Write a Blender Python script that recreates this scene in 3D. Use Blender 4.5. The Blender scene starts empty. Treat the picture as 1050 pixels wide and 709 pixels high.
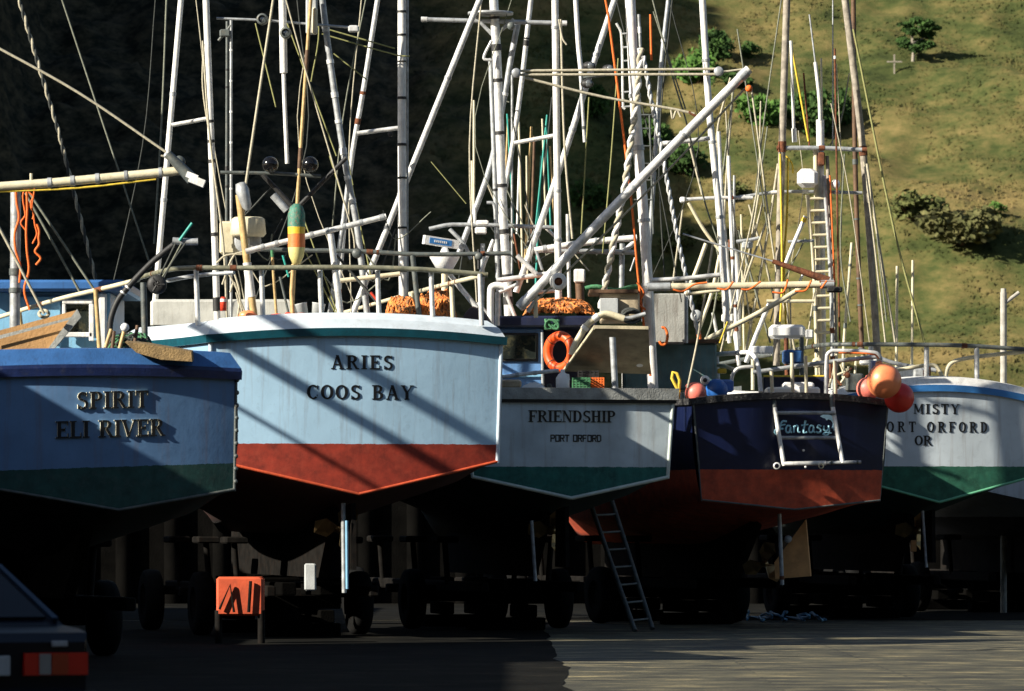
import bpy, math, random
import numpy as np
from mathutils import Vector, Matrix, noise
R = math.radians
sc = bpy.context.scene
COL = sc.collection

# ------------------------------------------------------------------ camera, sky, sun, exposure
F = 5500.0            # focal length in photo pixels
HY = 540.0            # horizon row in the photo
CH = 1.6              # camera height
cam_d = bpy.data.cameras.new('camera')
cam = bpy.data.objects.new('camera', cam_d); COL.objects.link(cam)
cam.location = (0, 0, CH); cam.rotation_euler = (R(90), 0, 0)
cam_d.sensor_width = 36.0; cam_d.lens = F / 1050 * 36
cam_d.shift_y = (HY - 354.5) / 1050
cam_d.clip_start = 1; cam_d.clip_end = 3000
cam_d.dof.use_dof = True; cam_d.dof.focus_distance = 77; cam_d.dof.aperture_fstop = 6.0
sc.camera = cam

SUN_EL, SUN_AZ = R(27), R(29)      # azimuth: from the left (-x) turned towards the camera (-y)
SUN = Vector((-math.cos(SUN_AZ)*math.cos(SUN_EL), -math.sin(SUN_AZ)*math.cos(SUN_EL), math.sin(SUN_EL)))
w = bpy.data.worlds.new('World'); sc.world = w; w.use_nodes = True
nt = w.node_tree; sky = nt.nodes.new('ShaderNodeTexSky'); sky.sky_type = 'NISHITA'; sky.sun_disc = False
sky.sun_elevation = SUN_EL
sky.sun_rotation = math.atan2(SUN.x, SUN.y)
bg = nt.nodes['Background']; bg.inputs[1].default_value = 0.05
nt.links.new(sky.outputs[0], bg.inputs[0])
sl = bpy.data.lights.new('sun', 'SUN'); sl.energy = 5.0; sl.angle = R(0.5); sl.color = (1.0, 0.93, 0.8)
so = bpy.data.objects.new('sun', sl); COL.objects.link(so)
so.rotation_euler = SUN.to_track_quat('Z', 'Y').to_euler()
sc.view_settings.view_transform = 'Standard'; sc.view_settings.look = 'None'
sc.view_settings.exposure = 0.95; sc.view_settings.gamma = 1

# ------------------------------------------------------------------ helpers
def W(px, py, D):
    return Vector(((px-525)/F*D, D, CH-(py-HY)/F*D))

def new_mat(name):
    m = bpy.data.materials.new(name); m.use_nodes = True
    return m, m.node_tree.nodes, m.node_tree.links, m.node_tree.nodes['Principled BSDF']

def c4(c): return (c[0], c[1], c[2], 1)

def mat(name, col, rough=.5, metal=0., var=.25, scale=6., dirt=None, dirt_amt=.35, bump=.15, bscale=40., streak=False, spec=.5):
    """painted / weathered surface: base colour broken by noise and dirt"""
    m, N, L, P = new_mat(name)
    tc = N.new('ShaderNodeTexCoord')
    n1 = N.new('ShaderNodeTexNoise'); n1.inputs['Scale'].default_value = scale; n1.inputs['Detail'].default_value = 6
    L.new(tc.outputs['Object'], n1.inputs['Vector'])
    r1 = N.new('ShaderNodeMapRange'); r1.inputs[1].default_value = .35; r1.inputs[2].default_value = .68
    r1.inputs[3].default_value = 1-var; r1.inputs[4].default_value = 1+var*.4
    L.new(n1.outputs[0], r1.inputs[0])
    mx = N.new('ShaderNodeMix'); mx.data_type = 'RGBA'; mx.blend_type = 'MULTIPLY'; mx.inputs[0].default_value = 1
    mx.inputs[6].default_value = c4(col); L.new(r1.outputs[0], mx.inputs[7])
    out = mx.outputs[2]
    if dirt:
        n2 = N.new('ShaderNodeTexNoise'); n2.inputs['Scale'].default_value = scale*1.7; n2.inputs['Detail'].default_value = 9
        n2.inputs['Roughness'].default_value = .7
        if streak:
            mp = N.new('ShaderNodeMapping'); mp.inputs['Scale'].default_value = (3.5, 3.5, .25)
            L.new(tc.outputs['Object'], mp.inputs[0]); L.new(mp.outputs[0], n2.inputs['Vector'])
        else: L.new(tc.outputs['Object'], n2.inputs['Vector'])
        r2 = N.new('ShaderNodeMapRange'); r2.inputs[1].default_value = .52; r2.inputs[2].default_value = .75
        r2.inputs[4].default_value = dirt_amt; L.new(n2.outputs[0], r2.inputs[0])
        m2 = N.new('ShaderNodeMix'); m2.data_type = 'RGBA'; L.new(r2.outputs[0], m2.inputs[0])
        L.new(out, m2.inputs[6]); m2.inputs[7].default_value = c4(dirt); out = m2.outputs[2]
    L.new(out, P.inputs['Base Color'])
    P.inputs['Roughness'].default_value = rough; P.inputs['Metallic'].default_value = metal
    P.inputs['Specular IOR Level'].default_value = spec
    if bump:
        n3 = N.new('ShaderNodeTexNoise'); n3.inputs['Scale'].default_value = bscale; n3.inputs['Detail'].default_value = 4
        L.new(tc.outputs['Object'], n3.inputs['Vector'])
        b = N.new('ShaderNodeBump'); b.inputs['Strength'].default_value = bump; b.inputs['Distance'].default_value = .02
        L.new(n3.outputs[0], b.inputs['Height']); L.new(b.outputs[0], P.inputs['Normal'])
    return m

def hull_mat(name, top, bottom, zp, zp_noise=.02, top_var=.12, bot_var=.55, rust=(.18,.1,.05), slope=0., rough=.32, blot=None):
    """topsides above the boot line, antifouling below it"""
    m, N, L, P = new_mat(name)
    tc = N.new('ShaderNodeTexCoord'); sp = N.new('ShaderNodeSeparateXYZ'); L.new(tc.outputs['Object'], sp.inputs[0])
    def noise_(sc_, det=5, vec=None, ro=.5):
        n = N.new('ShaderNodeTexNoise'); n.inputs['Scale'].default_value = sc_; n.inputs['Detail'].default_value = det
        n.inputs['Roughness'].default_value = ro
        L.new(vec or tc.outputs['Object'], n.inputs['Vector']); return n.outputs[0]
    def rng(src, a, b, c, d):
        r = N.new('ShaderNodeMapRange'); r.inputs[1].default_value=a; r.inputs[2].default_value=b
        r.inputs[3].default_value=c; r.inputs[4].default_value=d; L.new(src, r.inputs[0]); return r.outputs[0]
    def mixc(fac, a, b, mode='MIX'):
        x = N.new('ShaderNodeMix'); x.data_type='RGBA'; x.blend_type = mode
        for i, v in ((0, fac), (6, a), (7, b)):
            if isinstance(v, (tuple, list)): x.inputs[i].default_value = c4(v)
            elif isinstance(v, (int, float)): x.inputs[i].default_value = v
            else: L.new(v, x.inputs[i])
        return x.outputs[2]
    def math_(op, a, b):
        x = N.new('ShaderNodeMath'); x.operation = op
        for i, v in enumerate((a, b)):
            if isinstance(v, (int, float)): x.inputs[i].default_value = v
            else: L.new(v, x.inputs[i])
        return x.outputs[0]
    mp = N.new('ShaderNodeMapping'); mp.inputs['Scale'].default_value = (5, 5, .35); L.new(tc.outputs['Object'], mp.inputs[0])
    big = noise_(1.3, 4); fine = noise_(9, 8, None, .7); stk = noise_(1.6, 8, mp.outputs[0], .65)
    t = mixc(1, top, rng(big, .35, .65, 1-top_var, 1.03), 'MULTIPLY')
    t = mixc(rng(stk, .52, .70, 0, .38), t, rust)
    t = mixc(rng(fine, .56, .74, 0, .42), t, tuple(v*.55 for v in top))
    b = mixc(1, bottom, rng(noise_(5, 8, None, .7), .3, .7, 1-bot_var, 1.15), 'MULTIPLY')
    b = mixc(rng(fine, .5, .75, 0, .6), b, blot or tuple(min(1, v*1.8+.02) for v in bottom))
    b = mixc(rng(stk, .5, .8, 0, .35), b, tuple(v*.35 for v in bottom))
    z = math_('ADD', sp.outputs[2], math_('MULTIPLY', math_('SUBTRACT', fine, .5), zp_noise*2))
    z = math_('ADD', z, math_('MULTIPLY', sp.outputs[0], slope))
    fac = math_('GREATER_THAN', z, zp)
    L.new(mixc(fac, b, t), P.inputs['Base Color'])
    P.inputs['Roughness'].default_value = rough
    L.new(math_('MULTIPLY_ADD' if False else 'SUBTRACT', .75, math_('MULTIPLY', fac, .75-rough)), P.inputs['Roughness'])
    bp = N.new('ShaderNodeBump'); bp.inputs['Strength'].default_value = .35; bp.inputs['Distance'].default_value = .02
    bh = math_('ADD', math_('MULTIPLY', big, 1.2), math_('MULTIPLY', fine, .35)); L.new(bh, bp.inputs['Height'])
    L.new(bp.outputs[0], P.inputs['Normal'])
    return m

class MB:
    def __init__(s): s.v=[]; s.f=[]; s.m=[]; s.s=[]
    def add(s, vs, fs, mi=0, smooth=False):
        o=len(s.v); s.v += [Vector(v) for v in vs]
        for k, f in enumerate(fs):
            s.f.append([i+o for i in f]); s.m.append(mi[k] if isinstance(mi, list) else mi); s.s.append(smooth)
        return s
    def box(s, c, d, mi=0, rz=0, M=None):
        x,y,z=[k/2 for k in d]
        vs=[Vector(p) for p in ((-x,-y,-z),(x,-y,-z),(x,y,-z),(-x,y,-z),(-x,-y,z),(x,-y,z),(x,y,z),(-x,y,z))]
        M = M or Matrix.Rotation(rz,3,'Z')
        return s.add([M@v+Vector(c) for v in vs], [(0,3,2,1),(4,5,6,7),(0,1,5,4),(1,2,6,5),(2,3,7,6),(3,0,4,7)], mi)
    def bbox(s, c, d, bev=.02, mi=0, rz=0):
        """box with chamfered vertical and top edges"""
        x,y,z=[k/2 for k in d]; b=min(bev,x*.45,y*.45,z*.45); M=Matrix.Rotation(rz,3,'Z'); rings=[]
        for (q,zz) in ((b,-z),(0,-z+b),(0,z-b),(b,z)):
            X,Y=x-q,y-q
            rings.append([(-X+b,-Y,zz),(X-b,-Y,zz),(X,-Y+b,zz),(X,Y-b,zz),(X-b,Y,zz),(-X+b,Y,zz),(-X,Y-b,zz),(-X,-Y+b,zz)])
        vs=[M@Vector(p)+Vector(c) for r in rings for p in r]; fs=[]
        for i in range(3):
            for j in range(8): k=(j+1)%8; fs.append((i*8+j,i*8+k,i*8+8+k,i*8+8+j))
        fs += [tuple(range(7,-1,-1)), tuple(range(24,32))]
        return s.add(vs,fs,mi)
    def tube(s, pts, r, n=8, mi=0, caps=True, twist=None, closed=False):
        P=[Vector(p) for p in pts]
        if closed: P=P+[P[0],P[1]]
        rs = r if isinstance(r,(list,tuple)) else [r]*len(P)
        if closed and len(rs)<len(P): rs=list(rs)+[rs[0],rs[1]]
        vs=[]; fs=[]; ms=[]; up=None
        for i,p in enumerate(P):
            t=(P[min(i+1,len(P)-1)]-P[max(i-1,0)])
            if t.length<1e-9: t=Vector((0,0,1))
            t.normalize()
            if up is None:
                up=Vector((0,0,1)) if abs(t.z)<.9 else Vector((0,-1,0))
            a=up-t*up.dot(t)
            if a.length<1e-6: a=t.orthogonal()
            a.normalize(); up=a; b=t.cross(a)
            for j in range(n):
                q=2*math.pi*j/n; vs.append(p+(a*math.cos(q)+b*math.sin(q))*rs[i])
        for i in range(len(P)-1):
            for j in range(n):
                k=(j+1)%n; fs.append((i*n+j,i*n+k,i*n+n+k,i*n+n+j))
                ms.append(mi if twist is None else (twist if (i+j)%n < n/2 else mi))
        s.add(vs,fs,ms,True)
        if caps and not closed:
            s.add(vs[:n],[tuple(range(n-1,-1,-1))],mi); s.add(vs[-n:],[tuple(range(n))],mi)
        return s
    def lathe(s, prof, c=(0,0,0), n=20, mi=0, M=None):
        """prof: (radius, z) list; mi may be a list per segment"""
        vs=[];fs=[];ms=[]; M=M or Matrix.Identity(3)
        for (r,z) in prof:
            for j in range(n):
                q=2*math.pi*j/n; vs.append(M@Vector((r*math.cos(q),r*math.sin(q),z))+Vector(c))
        for i in range(len(prof)-1):
            for j in range(n):
                k=(j+1)%n; fs.append((i*n+j,i*n+k,i*n+n+k,i*n+n+j)); ms.append(mi[i] if isinstance(mi,list) else mi)
        s.add(vs,fs,ms,True); return s
    def ball(s, c, r, mi=0, n=24, sq=(1,1,1), M=None):
        pr=[(math.sin(math.pi*i/14)*r, -math.cos(math.pi*i/14)*r) for i in range(15)]
        pr[0]=(1e-4,-r); pr[-1]=(1e-4,r)
        S=Matrix.Diagonal(sq).to_3x3(); return s.lathe(pr,c,n,mi,(M@S) if M else S)
    def prism(s, poly, d, y0=0., mi=0):
        """poly in (x,z); extruded along +y by d from y0"""
        n=len(poly); vs=[(x,y0,z) for x,z in poly]+[(x,y0+d,z) for x,z in poly]
        return s.add(vs,[tuple(range(n)),tuple(range(2*n-1,n-1,-1))]+[(i,n+i,n+(i+1)%n,(i+1)%n) for i in range(n)],mi)
    def mesh(s, name, mats, inv=None):
        me=bpy.data.meshes.new(name)
        vs=[(inv@v) if inv else v for v in s.v]
        me.from_pydata([tuple(v) for v in vs],[],s.f)
        for m in (mats if isinstance(mats,(list,tuple)) else [mats]): me.materials.append(m)
        me.polygons.foreach_set('material_index', s.m); me.polygons.foreach_set('use_smooth', s.s)
        me.validate(); me.update(); return me
    def part(s, name, mats, parent, inv=None, label=None):
        o=bpy.data.objects.new(name, s.mesh(name,mats,inv)); COL.objects.link(o); o.parent=parent
        if label: o['label']=label
        return o
    def thing(s, name, mats, label, cat, group=None, kind=None):
        xs=[v.x for v in s.v]; ys=[v.y for v in s.v]; zs=[v.z for v in s.v]
        b=Vector(((min(xs)+max(xs))/2,(min(ys)+max(ys))/2,min(zs)))
        o=bpy.data.objects.new(name, s.mesh(name,mats,Matrix.Translation(-b))); COL.objects.link(o); o.location=b
        tag(o,label,cat,group,kind); return o

def tag(o,label=None,cat=None,group=None,kind=None):
    if label: o['label']=label
    if cat: o['category']=cat
    if group: o['group']=group
    if kind: o['kind']=kind
    return o
def empty(name, loc, rz=0, label=None, cat=None, group=None):
    o=bpy.data.objects.new(name,None); COL.objects.link(o); o.location=loc; o.rotation_euler=(0,0,rz); o.empty_display_size=.3
    return tag(o,label,cat,group)
def inv_of(loc, rz=0): return (Matrix.Translation(Vector(loc))@Matrix.Rotation(rz,4,'Z')).inverted()
def copy_tree(o, parent=None):
    c=o.copy(); COL.objects.link(c); c.parent=parent
    for ch in [q for q in bpy.data.objects if q.parent==o]: copy_tree(ch,c)
    return c

# ------------------------------------------------------------------ materials
M={}
M['white']=mat('white_enamel',(.84,.83,.79),.4,0,.2,7,(.32,.22,.12),.6,streak=True)
M['alu']=mat('weathered_aluminium',(.72,.72,.70),.42,.25,.3,8,(.3,.28,.24),.5,bump=.2)
M['galv']=mat('galvanised_steel',(.42,.44,.45),.5,.3,.35,9,(.2,.17,.13),.5)
M['dkgrey']=mat('dark_grey_paint',(.10,.115,.11),.5,0,.35,9,(.25,.2,.13),.5)
M['olive']=mat('tarnished_rail',(.20,.20,.14),.5,0,.45,7,(.42,.36,.22),.7)
M['cream']=mat('cream_paint',(.66,.60,.42),.45,0,.15,6,(.35,.25,.12),.5)
M['tan']=mat('bamboo',(.55,.38,.16),.5,0,.3,14,(.3,.2,.08),.5)
M['wood']=mat('grey_spar_wood',(.34,.30,.24),.8,0,.4,10,(.15,.12,.09),.6,streak=True)
M['brown']=mat('dark_wood',(.13,.07,.035),.7,0,.4,8)
M['rust']=mat('rusty_iron',(.17,.055,.02),.85,0,.5,14,(.1,.04,.02),.6,bump=.5)
M['black']=mat('black_rubber',(.018,.018,.018),.6,0,.3,9,(.07,.06,.05),.3)
M['rope']=mat('pale_rope',(.46,.42,.31),.9,0,.25,30)
M['ropegrey']=mat('grey_green_rope',(.20,.21,.16),.9,0,.3,30)
M['ropedark']=mat('dark_rope',(.05,.055,.05),.9,0,.3,30)
M['ropeyel']=mat('yellow_rope',(.72,.52,.05),.8,0,.2,30)
M['ropeyg']=mat('yellow_green_rope',(.27,.27,.10),.8,0,.2,30)
M['orange']=mat('orange_cord',(.80,.16,.02),.7,0,.2,30)
M['red']=mat('red_plastic',(.70,.06,.025),.45,0,.15,8)
M['teal']=mat('teal_plastic',(.03,.34,.28),.5,0,.25,8)
M['green']=mat('green_net',(.06,.22,.10),.85,0,.4,30,(.3,.3,.12),.4)
M['ltblue']=mat('light_blue_paint',(.22,.46,.66),.4,0,.15,4,(.2,.2,.16),.4,streak=True)
M['blue']=mat('blue_paint',(.045,.14,.36),.35,0,.2,4,(.03,.05,.10),.6,streak=True)
M['midblue']=mat('mid_blue_paint',(.13,.27,.52),.35,0,.15,4,(.1,.1,.1),.4,streak=True)
M['navy']=mat('navy_paint',(.015,.02,.05),.35,0,.3,5,(.08,.07,.06),.4)
M['tealpaint']=mat('teal_stripe_paint',(.006,.075,.105),.35,0,.2,5,(.02,.03,.04),.4)
M['greycap']=mat('grey_cap_paint',(.34,.35,.33),.6,0,.3,6,(.16,.13,.09),.6,bump=.4)
M['blackcap']=mat('worn_black_cap',(.02,.02,.022),.6,0,.4,9,(.30,.29,.26),.75,bump=.6)
M['misty_blue']=mat('bright_blue_stripe',(.05,.22,.55),.35,0,.15,5)
M['whiteplastic']=mat('white_plastic',(.82,.82,.80),.35,0,.06,4,(.5,.45,.35),.25)
M['greyplastic']=mat('grey_plastic',(.45,.47,.47),.4,0,.15,6)
M['glass']=mat('dark_glass',(.02,.025,.022),.06,0,.3,3,(.16,.14,.07),.6,bump=0,spec=.8)
M['ply']=mat('weathered_plywood',(.36,.31,.20),.8,0,.3,4,(.14,.12,.08),.7,bump=.3)
M['plank']=mat('brown_plank',(.26,.17,.07),.8,0,.4,8,(.07,.05,.03),.7,streak=False,bump=.6)
M['dorywood']=mat('tan_planking',(.50,.28,.11),.6,0,.25,3,(.22,.12,.05),.6,streak=True,bump=.3)
M['palewood']=mat('pale_wood',(.55,.45,.30),.7,0,.25,6,(.25,.18,.1),.5)
M['letter']=mat('black_lettering',(.008,.008,.009),.45,0,.1,5,bump=0)
M['letteredge']=mat('pale_letter_edge',(.70,.66,.50),.6,0,.1,5,bump=0)
M['letterblue']=mat('pale_blue_lettering',(.42,.78,.92),.5,0,.12,20,bump=0)
M['tealcabin']=mat('faded_teal_paint',(.10,.19,.19),.6,0,.3,5,(.25,.2,.14),.6,streak=True)
M['greypanel']=mat('stained_grey_panel',(.36,.36,.33),.7,0,.25,3,(.10,.07,.05),.9,streak=True,bump=.3)
M['net']=mat('orange_trawl_net',(.85,.27,.06),.9,0,.45,14,(.55,.38,.15),.7)
M['netbrown']=mat('brown_trawl_net',(.34,.15,.06),.9,0,.5,14,(.50,.34,.16),.8)
M['tarp']=mat('brown_tarp',(.07,.04,.03),.7,0,.3,6)
M['cloth']=mat('white_cloth',(.75,.74,.70),.9,0,.1,6)
M['tyre']=mat('tyre_rubber',(.008,.008,.008),.9,0,.3,10,(.018,.016,.012),.5,spec=.1)
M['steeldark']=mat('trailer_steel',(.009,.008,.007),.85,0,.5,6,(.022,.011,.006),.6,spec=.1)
M['red_bottom']=mat('red_lead_paint',(.60,.09,.03),.6,0,.3,4,(.2,.05,.02),.5)
M['rudderwood']=mat('orange_primed_wood',(.72,.36,.13),.7,0,.2,5,(.35,.15,.05),.4)
M['concrete']=mat('concrete_post',(.42,.40,.35),.9,0,.25,6)
M['shadetimber']=mat('tarred_timber',(.003,.0028,.0025),.95,0,.5,2,(.005,.0045,.0035),.5,bump=.5,spec=.03)  # timber blackened, with shade put into its colour
M['brass']=mat('bronze_propeller',(.30,.20,.09),.35,.8,.3,6)
M['ballorange']=mat('orange_vinyl_float',(.98,.29,.12),.35,0,.08,5,bump=.05)
M['ringorange']=mat('orange_ring_cover',(.85,.10,.012),.45,0,.12,5,bump=.05)
M['glossblack']=mat('gloss_black',(.006,.006,.007),.12,0,.1,5,bump=0)
M['dullwhite']=mat('dull_white_paint',(.50,.50,.46),.5,0,.2,4,(.2,.17,.12),.5,streak=True)
M['strip']=mat('dark_blue_strip',(.012,.025,.10),.4,0,.3,6,(.1,.1,.1),.3)
M['ballred']=mat('red_vinyl_float',(.75,.045,.03),.38,0,.15,5,bump=.05)
M['ballpink']=mat('faded_pink_float',(.80,.20,.15),.45,0,.12,5,(.8,.4,.3),.3,bump=.05)
M['ballblue']=mat('blue_vinyl_float',(.03,.15,.50),.4,0,.3,5,(.02,.05,.2),.5,bump=.05)
M['foam_mottled']=mat('mottled_green_float',(.05,.20,.14),.6,0,.3,22,(.55,.12,.08),.9,bump=.3)
M['foam_yellow']=mat('yellow_float',(.80,.52,.04),.5,0,.12,8)
M['foam_pale']=mat('pale_yellow_float',(.74,.66,.25),.5,0,.12,8,(.5,.4,.2),.4)
M['foam_orange']=mat('orange_float_band',(.75,.20,.05),.5,0,.12,8)
M['lens']=mat('lamp_glass',(.25,.27,.28),.08,.5,.2,8,bump=0)
M['carpaint']=mat('dark_blue_car_paint',(.004,.006,.012),.3,0,.1,3,bump=0,spec=.25)
M['carglass']=mat('car_glass',(.004,.006,.009),.1,0,.1,3,bump=0,spec=.3)
M['cartrim']=mat('car_trim',(.012,.03,.06),.3,0,.1,3,bump=0)
M['carred']=mat('red_tail_lamp',(.60,.008,.005),.2,0,.1,8,bump=0)
M['caramber']=mat('amber_lamp',(.38,.035,.01),.2,0,.1,8,bump=0)
M['carclear']=mat('clear_reversing_lamp',(.28,.27,.25),.2,0,.1,8,bump=0)
# ------------------------------------------------------------------ ground, dark fill wall, unseen shade building
def terrain(x, y):
    base = .5*(y-300) if y > 300 else (y-300)*.004
    if 286 < y < 314:                                   # ease the foot of the slope
        k=(y-286)/28; base=.5*(14)*k*k*(1.0)
        base = .25*28*k*k*1.0
        base = 7*k*k
    if y > 314: base=.5*(y-300)
    u = noise.fractal(Vector((x*.045,y*.045,3.1)),.9,2.1,4)*2.6 + noise.fractal(Vector((x*.17,y*.17,7.7)),1,2,3)*.55
    u *= min(1,max(0,(y-280)/30))
    # gully with rock and scrub at the left, ridge beyond the left edge
    s = min(1,max(0,(-31-x)/12)); s=s*s*(3-2*s)
    crest = 46 + 5*noise.noise(Vector((y*.06,1.3,0))) + 3.5*noise.noise(Vector((y*.17,5.3,0)))
    k = min(1,max(0,(y-215)/40))
    rk = min(1,max(0,(2-x)/8))*k
    u += rk*(noise.fractal(Vector((x*.12,y*.12,0.3)),.8,2.2,5)*3.0)
    return base + u + s*crest*k

def ground_material():
    m,N,L,P=new_mat('weathered_dock_timber')
    tc=N.new('ShaderNodeTexCoord')
    def nz(scale,sc3,det=6,ro=.6):
        mp=N.new('ShaderNodeMapping'); mp.inputs['Scale'].default_value=sc3; L.new(tc.outputs['Object'],mp.inputs[0])
        n=N.new('ShaderNodeTexNoise'); n.inputs['Scale'].default_value=scale; n.inputs['Detail'].default_value=det; n.inputs['Roughness'].default_value=ro
        L.new(mp.outputs[0],n.inputs['Vector']); return n.outputs[0]
    a=nz(1.,(.9,1.7,1)); b=nz(2.,(.8,3.2,1),8,.75); 
    cr=N.new('ShaderNodeValToRGB'); cr.color_ramp.elements[0].position=.41; cr.color_ramp.elements[0].color=(.012,.012,.010,1)
    cr.color_ramp.elements[1].position=.64; cr.color_ramp.elements[1].color=(.50,.41,.21,1)
    e=cr.color_ramp.elements.new(.53); e.color=(.10,.095,.062,1)
    mx=N.new('ShaderNodeMath'); mx.operation='MULTIPLY_ADD'; mx.inputs[1].default_value=.45; L.new(a,mx.inputs[0])
    m2=N.new('ShaderNodeMath'); m2.operation='MULTIPLY'; m2.inputs[1].default_value=.55; L.new(b,m2.inputs[0]); L.new(m2.outputs[0],mx.inputs[2])
    L.new(mx.outputs[0],cr.inputs[0])
    # planks run across the view
    mp=N.new('ShaderNodeMapping'); mp.inputs['Rotation'].default_value=(0,0,0); L.new(tc.outputs['Object'],mp.inputs[0])
    br=N.new('ShaderNodeTexBrick'); br.inputs['Scale'].default_value=1; br.inputs['Brick Width'].default_value=4.2; br.inputs['Row Height'].default_value=.30
    br.inputs['Mortar Size'].default_value=.015; br.inputs['Color1'].default_value=(.65,.65,.65,1); br.inputs['Color2'].default_value=(1.25,1.2,1.1,1); br.inputs['Mortar'].default_value=(.35,.35,.35,1); br.offset=.37; br.offset_frequency=3
    L.new(mp.outputs[0],br.inputs['Vector'])
    mu=N.new('ShaderNodeMix'); mu.data_type='RGBA'; mu.blend_type='MULTIPLY'; mu.inputs[0].default_value=1
    L.new(cr.outputs[0],mu.inputs[6]); L.new(br.outputs[0],mu.inputs[7]); L.new(mu.outputs[2],P.inputs['Base Color'])
    P.inputs['Roughness'].default_value=.75
    ad=N.new('ShaderNodeMath'); ad.operation='ADD'; L.new(b,ad.inputs[0]); L.new(br.outputs['Fac'],ad.inputs[1])
    bp=N.new('ShaderNodeBump'); bp.inputs['Strength'].default_value=.9; bp.inputs['Distance'].default_value=.06; L.new(mx.outputs[0],bp.inputs['Height']); L.new(bp.outputs[0],P.inputs['Normal'])
    return m
g=MB(); g.add([(-200,-60,0),(200,-60,0),(200,111,0),(-200,111,0)],[(0,1,2,3)])
o=g.part('dock_deck',ground_material(),None); o['kind']='structure'
g=MB(); E1=[(.55+.25*noise.noise(Vector((0,i*.13,2))),-60+i*1.0 if False else -60+i*151/150.) for i in range(151)]  # near-black sheet painting shade onto the ground at the left
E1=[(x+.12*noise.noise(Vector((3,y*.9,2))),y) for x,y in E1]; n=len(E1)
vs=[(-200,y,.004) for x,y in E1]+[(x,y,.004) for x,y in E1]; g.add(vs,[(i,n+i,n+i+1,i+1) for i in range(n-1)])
E2=[(-200,91.3)]+[(-12+i*.5,91.3+.5*noise.noise(Vector((i*.4,0,5)))) for i in range(86)]+[(200,91.5)]; n=len(E2)  # second near-black strip, painted shade under and behind the boats
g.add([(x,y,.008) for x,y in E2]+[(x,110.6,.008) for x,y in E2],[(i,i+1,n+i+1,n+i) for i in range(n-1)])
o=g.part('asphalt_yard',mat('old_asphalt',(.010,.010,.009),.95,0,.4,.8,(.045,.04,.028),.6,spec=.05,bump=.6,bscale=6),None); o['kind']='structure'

# dark wall added behind the boats, its black colour standing in for shade
b=MB(); b.box((0,110.8,1.3),(400,.3,3.4))
rnd=random.Random(4)
for i in range(120):
    x=-60+i; b.tube([(x,110.55,-.2),(x,110.55,3.1+rnd.random()*.2)],.17,8)
b.thing('timber_bulkhead',M['shadetimber'],'dark tarred timber retaining wall behind the boats at the foot of the hill','wall')

# hillside
def hill_material():
    m,N,L,P=new_mat('grassy_hillside')
    geo=N.new('ShaderNodeNewGeometry')
    def nz(scale,det=6,ro=.6,sc3=(1,1,1)):
        mp=N.new('ShaderNodeMapping'); mp.inputs['Scale'].default_value=sc3; L.new(geo.outputs['Position'],mp.inputs[0])
        n=N.new('ShaderNodeTexNoise'); n.inputs['Scale'].default_value=scale; n.inputs['Detail'].default_value=det; n.inputs['Roughness'].default_value=ro
        L.new(mp.outputs[0],n.inputs['Vector']); return n.outputs[0]
    big=nz(.10,6,.65,(1,1,2.0)); mid=nz(.7,8,.75,(1,.8,1.6))
    cr=N.new('ShaderNodeValToRGB'); E=cr.color_ramp.elements
    E[0].position=.36; E[0].color=(.028,.038,.013,1); E[1].position=.63; E[1].color=(.235,.175,.070,1)
    e=E.new(.44); e.color=(.062,.076,.024,1); e=E.new(.52); e.color=(.125,.112,.040,1)
    ad=N.new('ShaderNodeMath'); ad.operation='MULTIPLY_ADD'; ad.inputs[1].default_value=.6; L.new(big,ad.inputs[0])
    m2=N.new('ShaderNodeMath'); m2.operation='MULTIPLY'; m2.inputs[1].default_value=.40; L.new(mid,m2.inputs[0]); L.new(m2.outputs[0],ad.inputs[2])
    L.new(ad.outputs[0],cr.inputs[0])
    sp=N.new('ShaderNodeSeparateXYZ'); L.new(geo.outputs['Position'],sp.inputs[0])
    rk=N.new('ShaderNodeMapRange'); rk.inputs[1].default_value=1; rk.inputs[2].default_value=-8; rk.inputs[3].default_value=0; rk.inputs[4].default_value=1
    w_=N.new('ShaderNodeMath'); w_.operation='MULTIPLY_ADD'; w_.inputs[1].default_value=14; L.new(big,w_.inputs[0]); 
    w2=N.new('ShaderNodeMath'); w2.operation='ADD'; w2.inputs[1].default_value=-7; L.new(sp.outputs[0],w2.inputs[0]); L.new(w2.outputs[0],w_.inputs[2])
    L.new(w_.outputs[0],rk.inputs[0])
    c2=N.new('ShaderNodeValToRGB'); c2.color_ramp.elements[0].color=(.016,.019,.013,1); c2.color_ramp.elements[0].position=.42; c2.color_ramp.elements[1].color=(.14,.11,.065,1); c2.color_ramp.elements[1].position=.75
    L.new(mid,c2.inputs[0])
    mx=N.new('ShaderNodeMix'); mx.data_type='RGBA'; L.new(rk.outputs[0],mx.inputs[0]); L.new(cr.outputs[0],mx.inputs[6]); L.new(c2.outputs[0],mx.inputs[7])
    L.new(mx.outputs[2],P.inputs['Base Color']); P.inputs['Roughness'].default_value=1; P.inputs['Specular IOR Level'].default_value=.1
    bp=N.new('ShaderNodeBump'); bp.inputs['Strength'].default_value=.8; bp.inputs['Distance'].default_value=.16
    L.new(mid,bp.inputs['Height']); L.new(bp.outputs[0],P.inputs['Normal'])
    return m
def axis(segs):
    r=[]
    for a,b_,st in segs:
        n=max(1,int(round((b_-a)/st))); r+= [a+(b_-a)*i/n for i in range(n)]
    return r+[segs[-1][1]]
xs=axis([(-400,-120,20),(-120,-60,4),(-60,-36,1.5),(-36,46,.5),(46,90,4),(90,400,20)])
ys=axis([(111,280,12),(280,312,2),(312,386,.5),(386,450,5),(450,640,25)])
vs=[(x,y,terrain(x,y)) for y in ys for x in xs]
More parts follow.
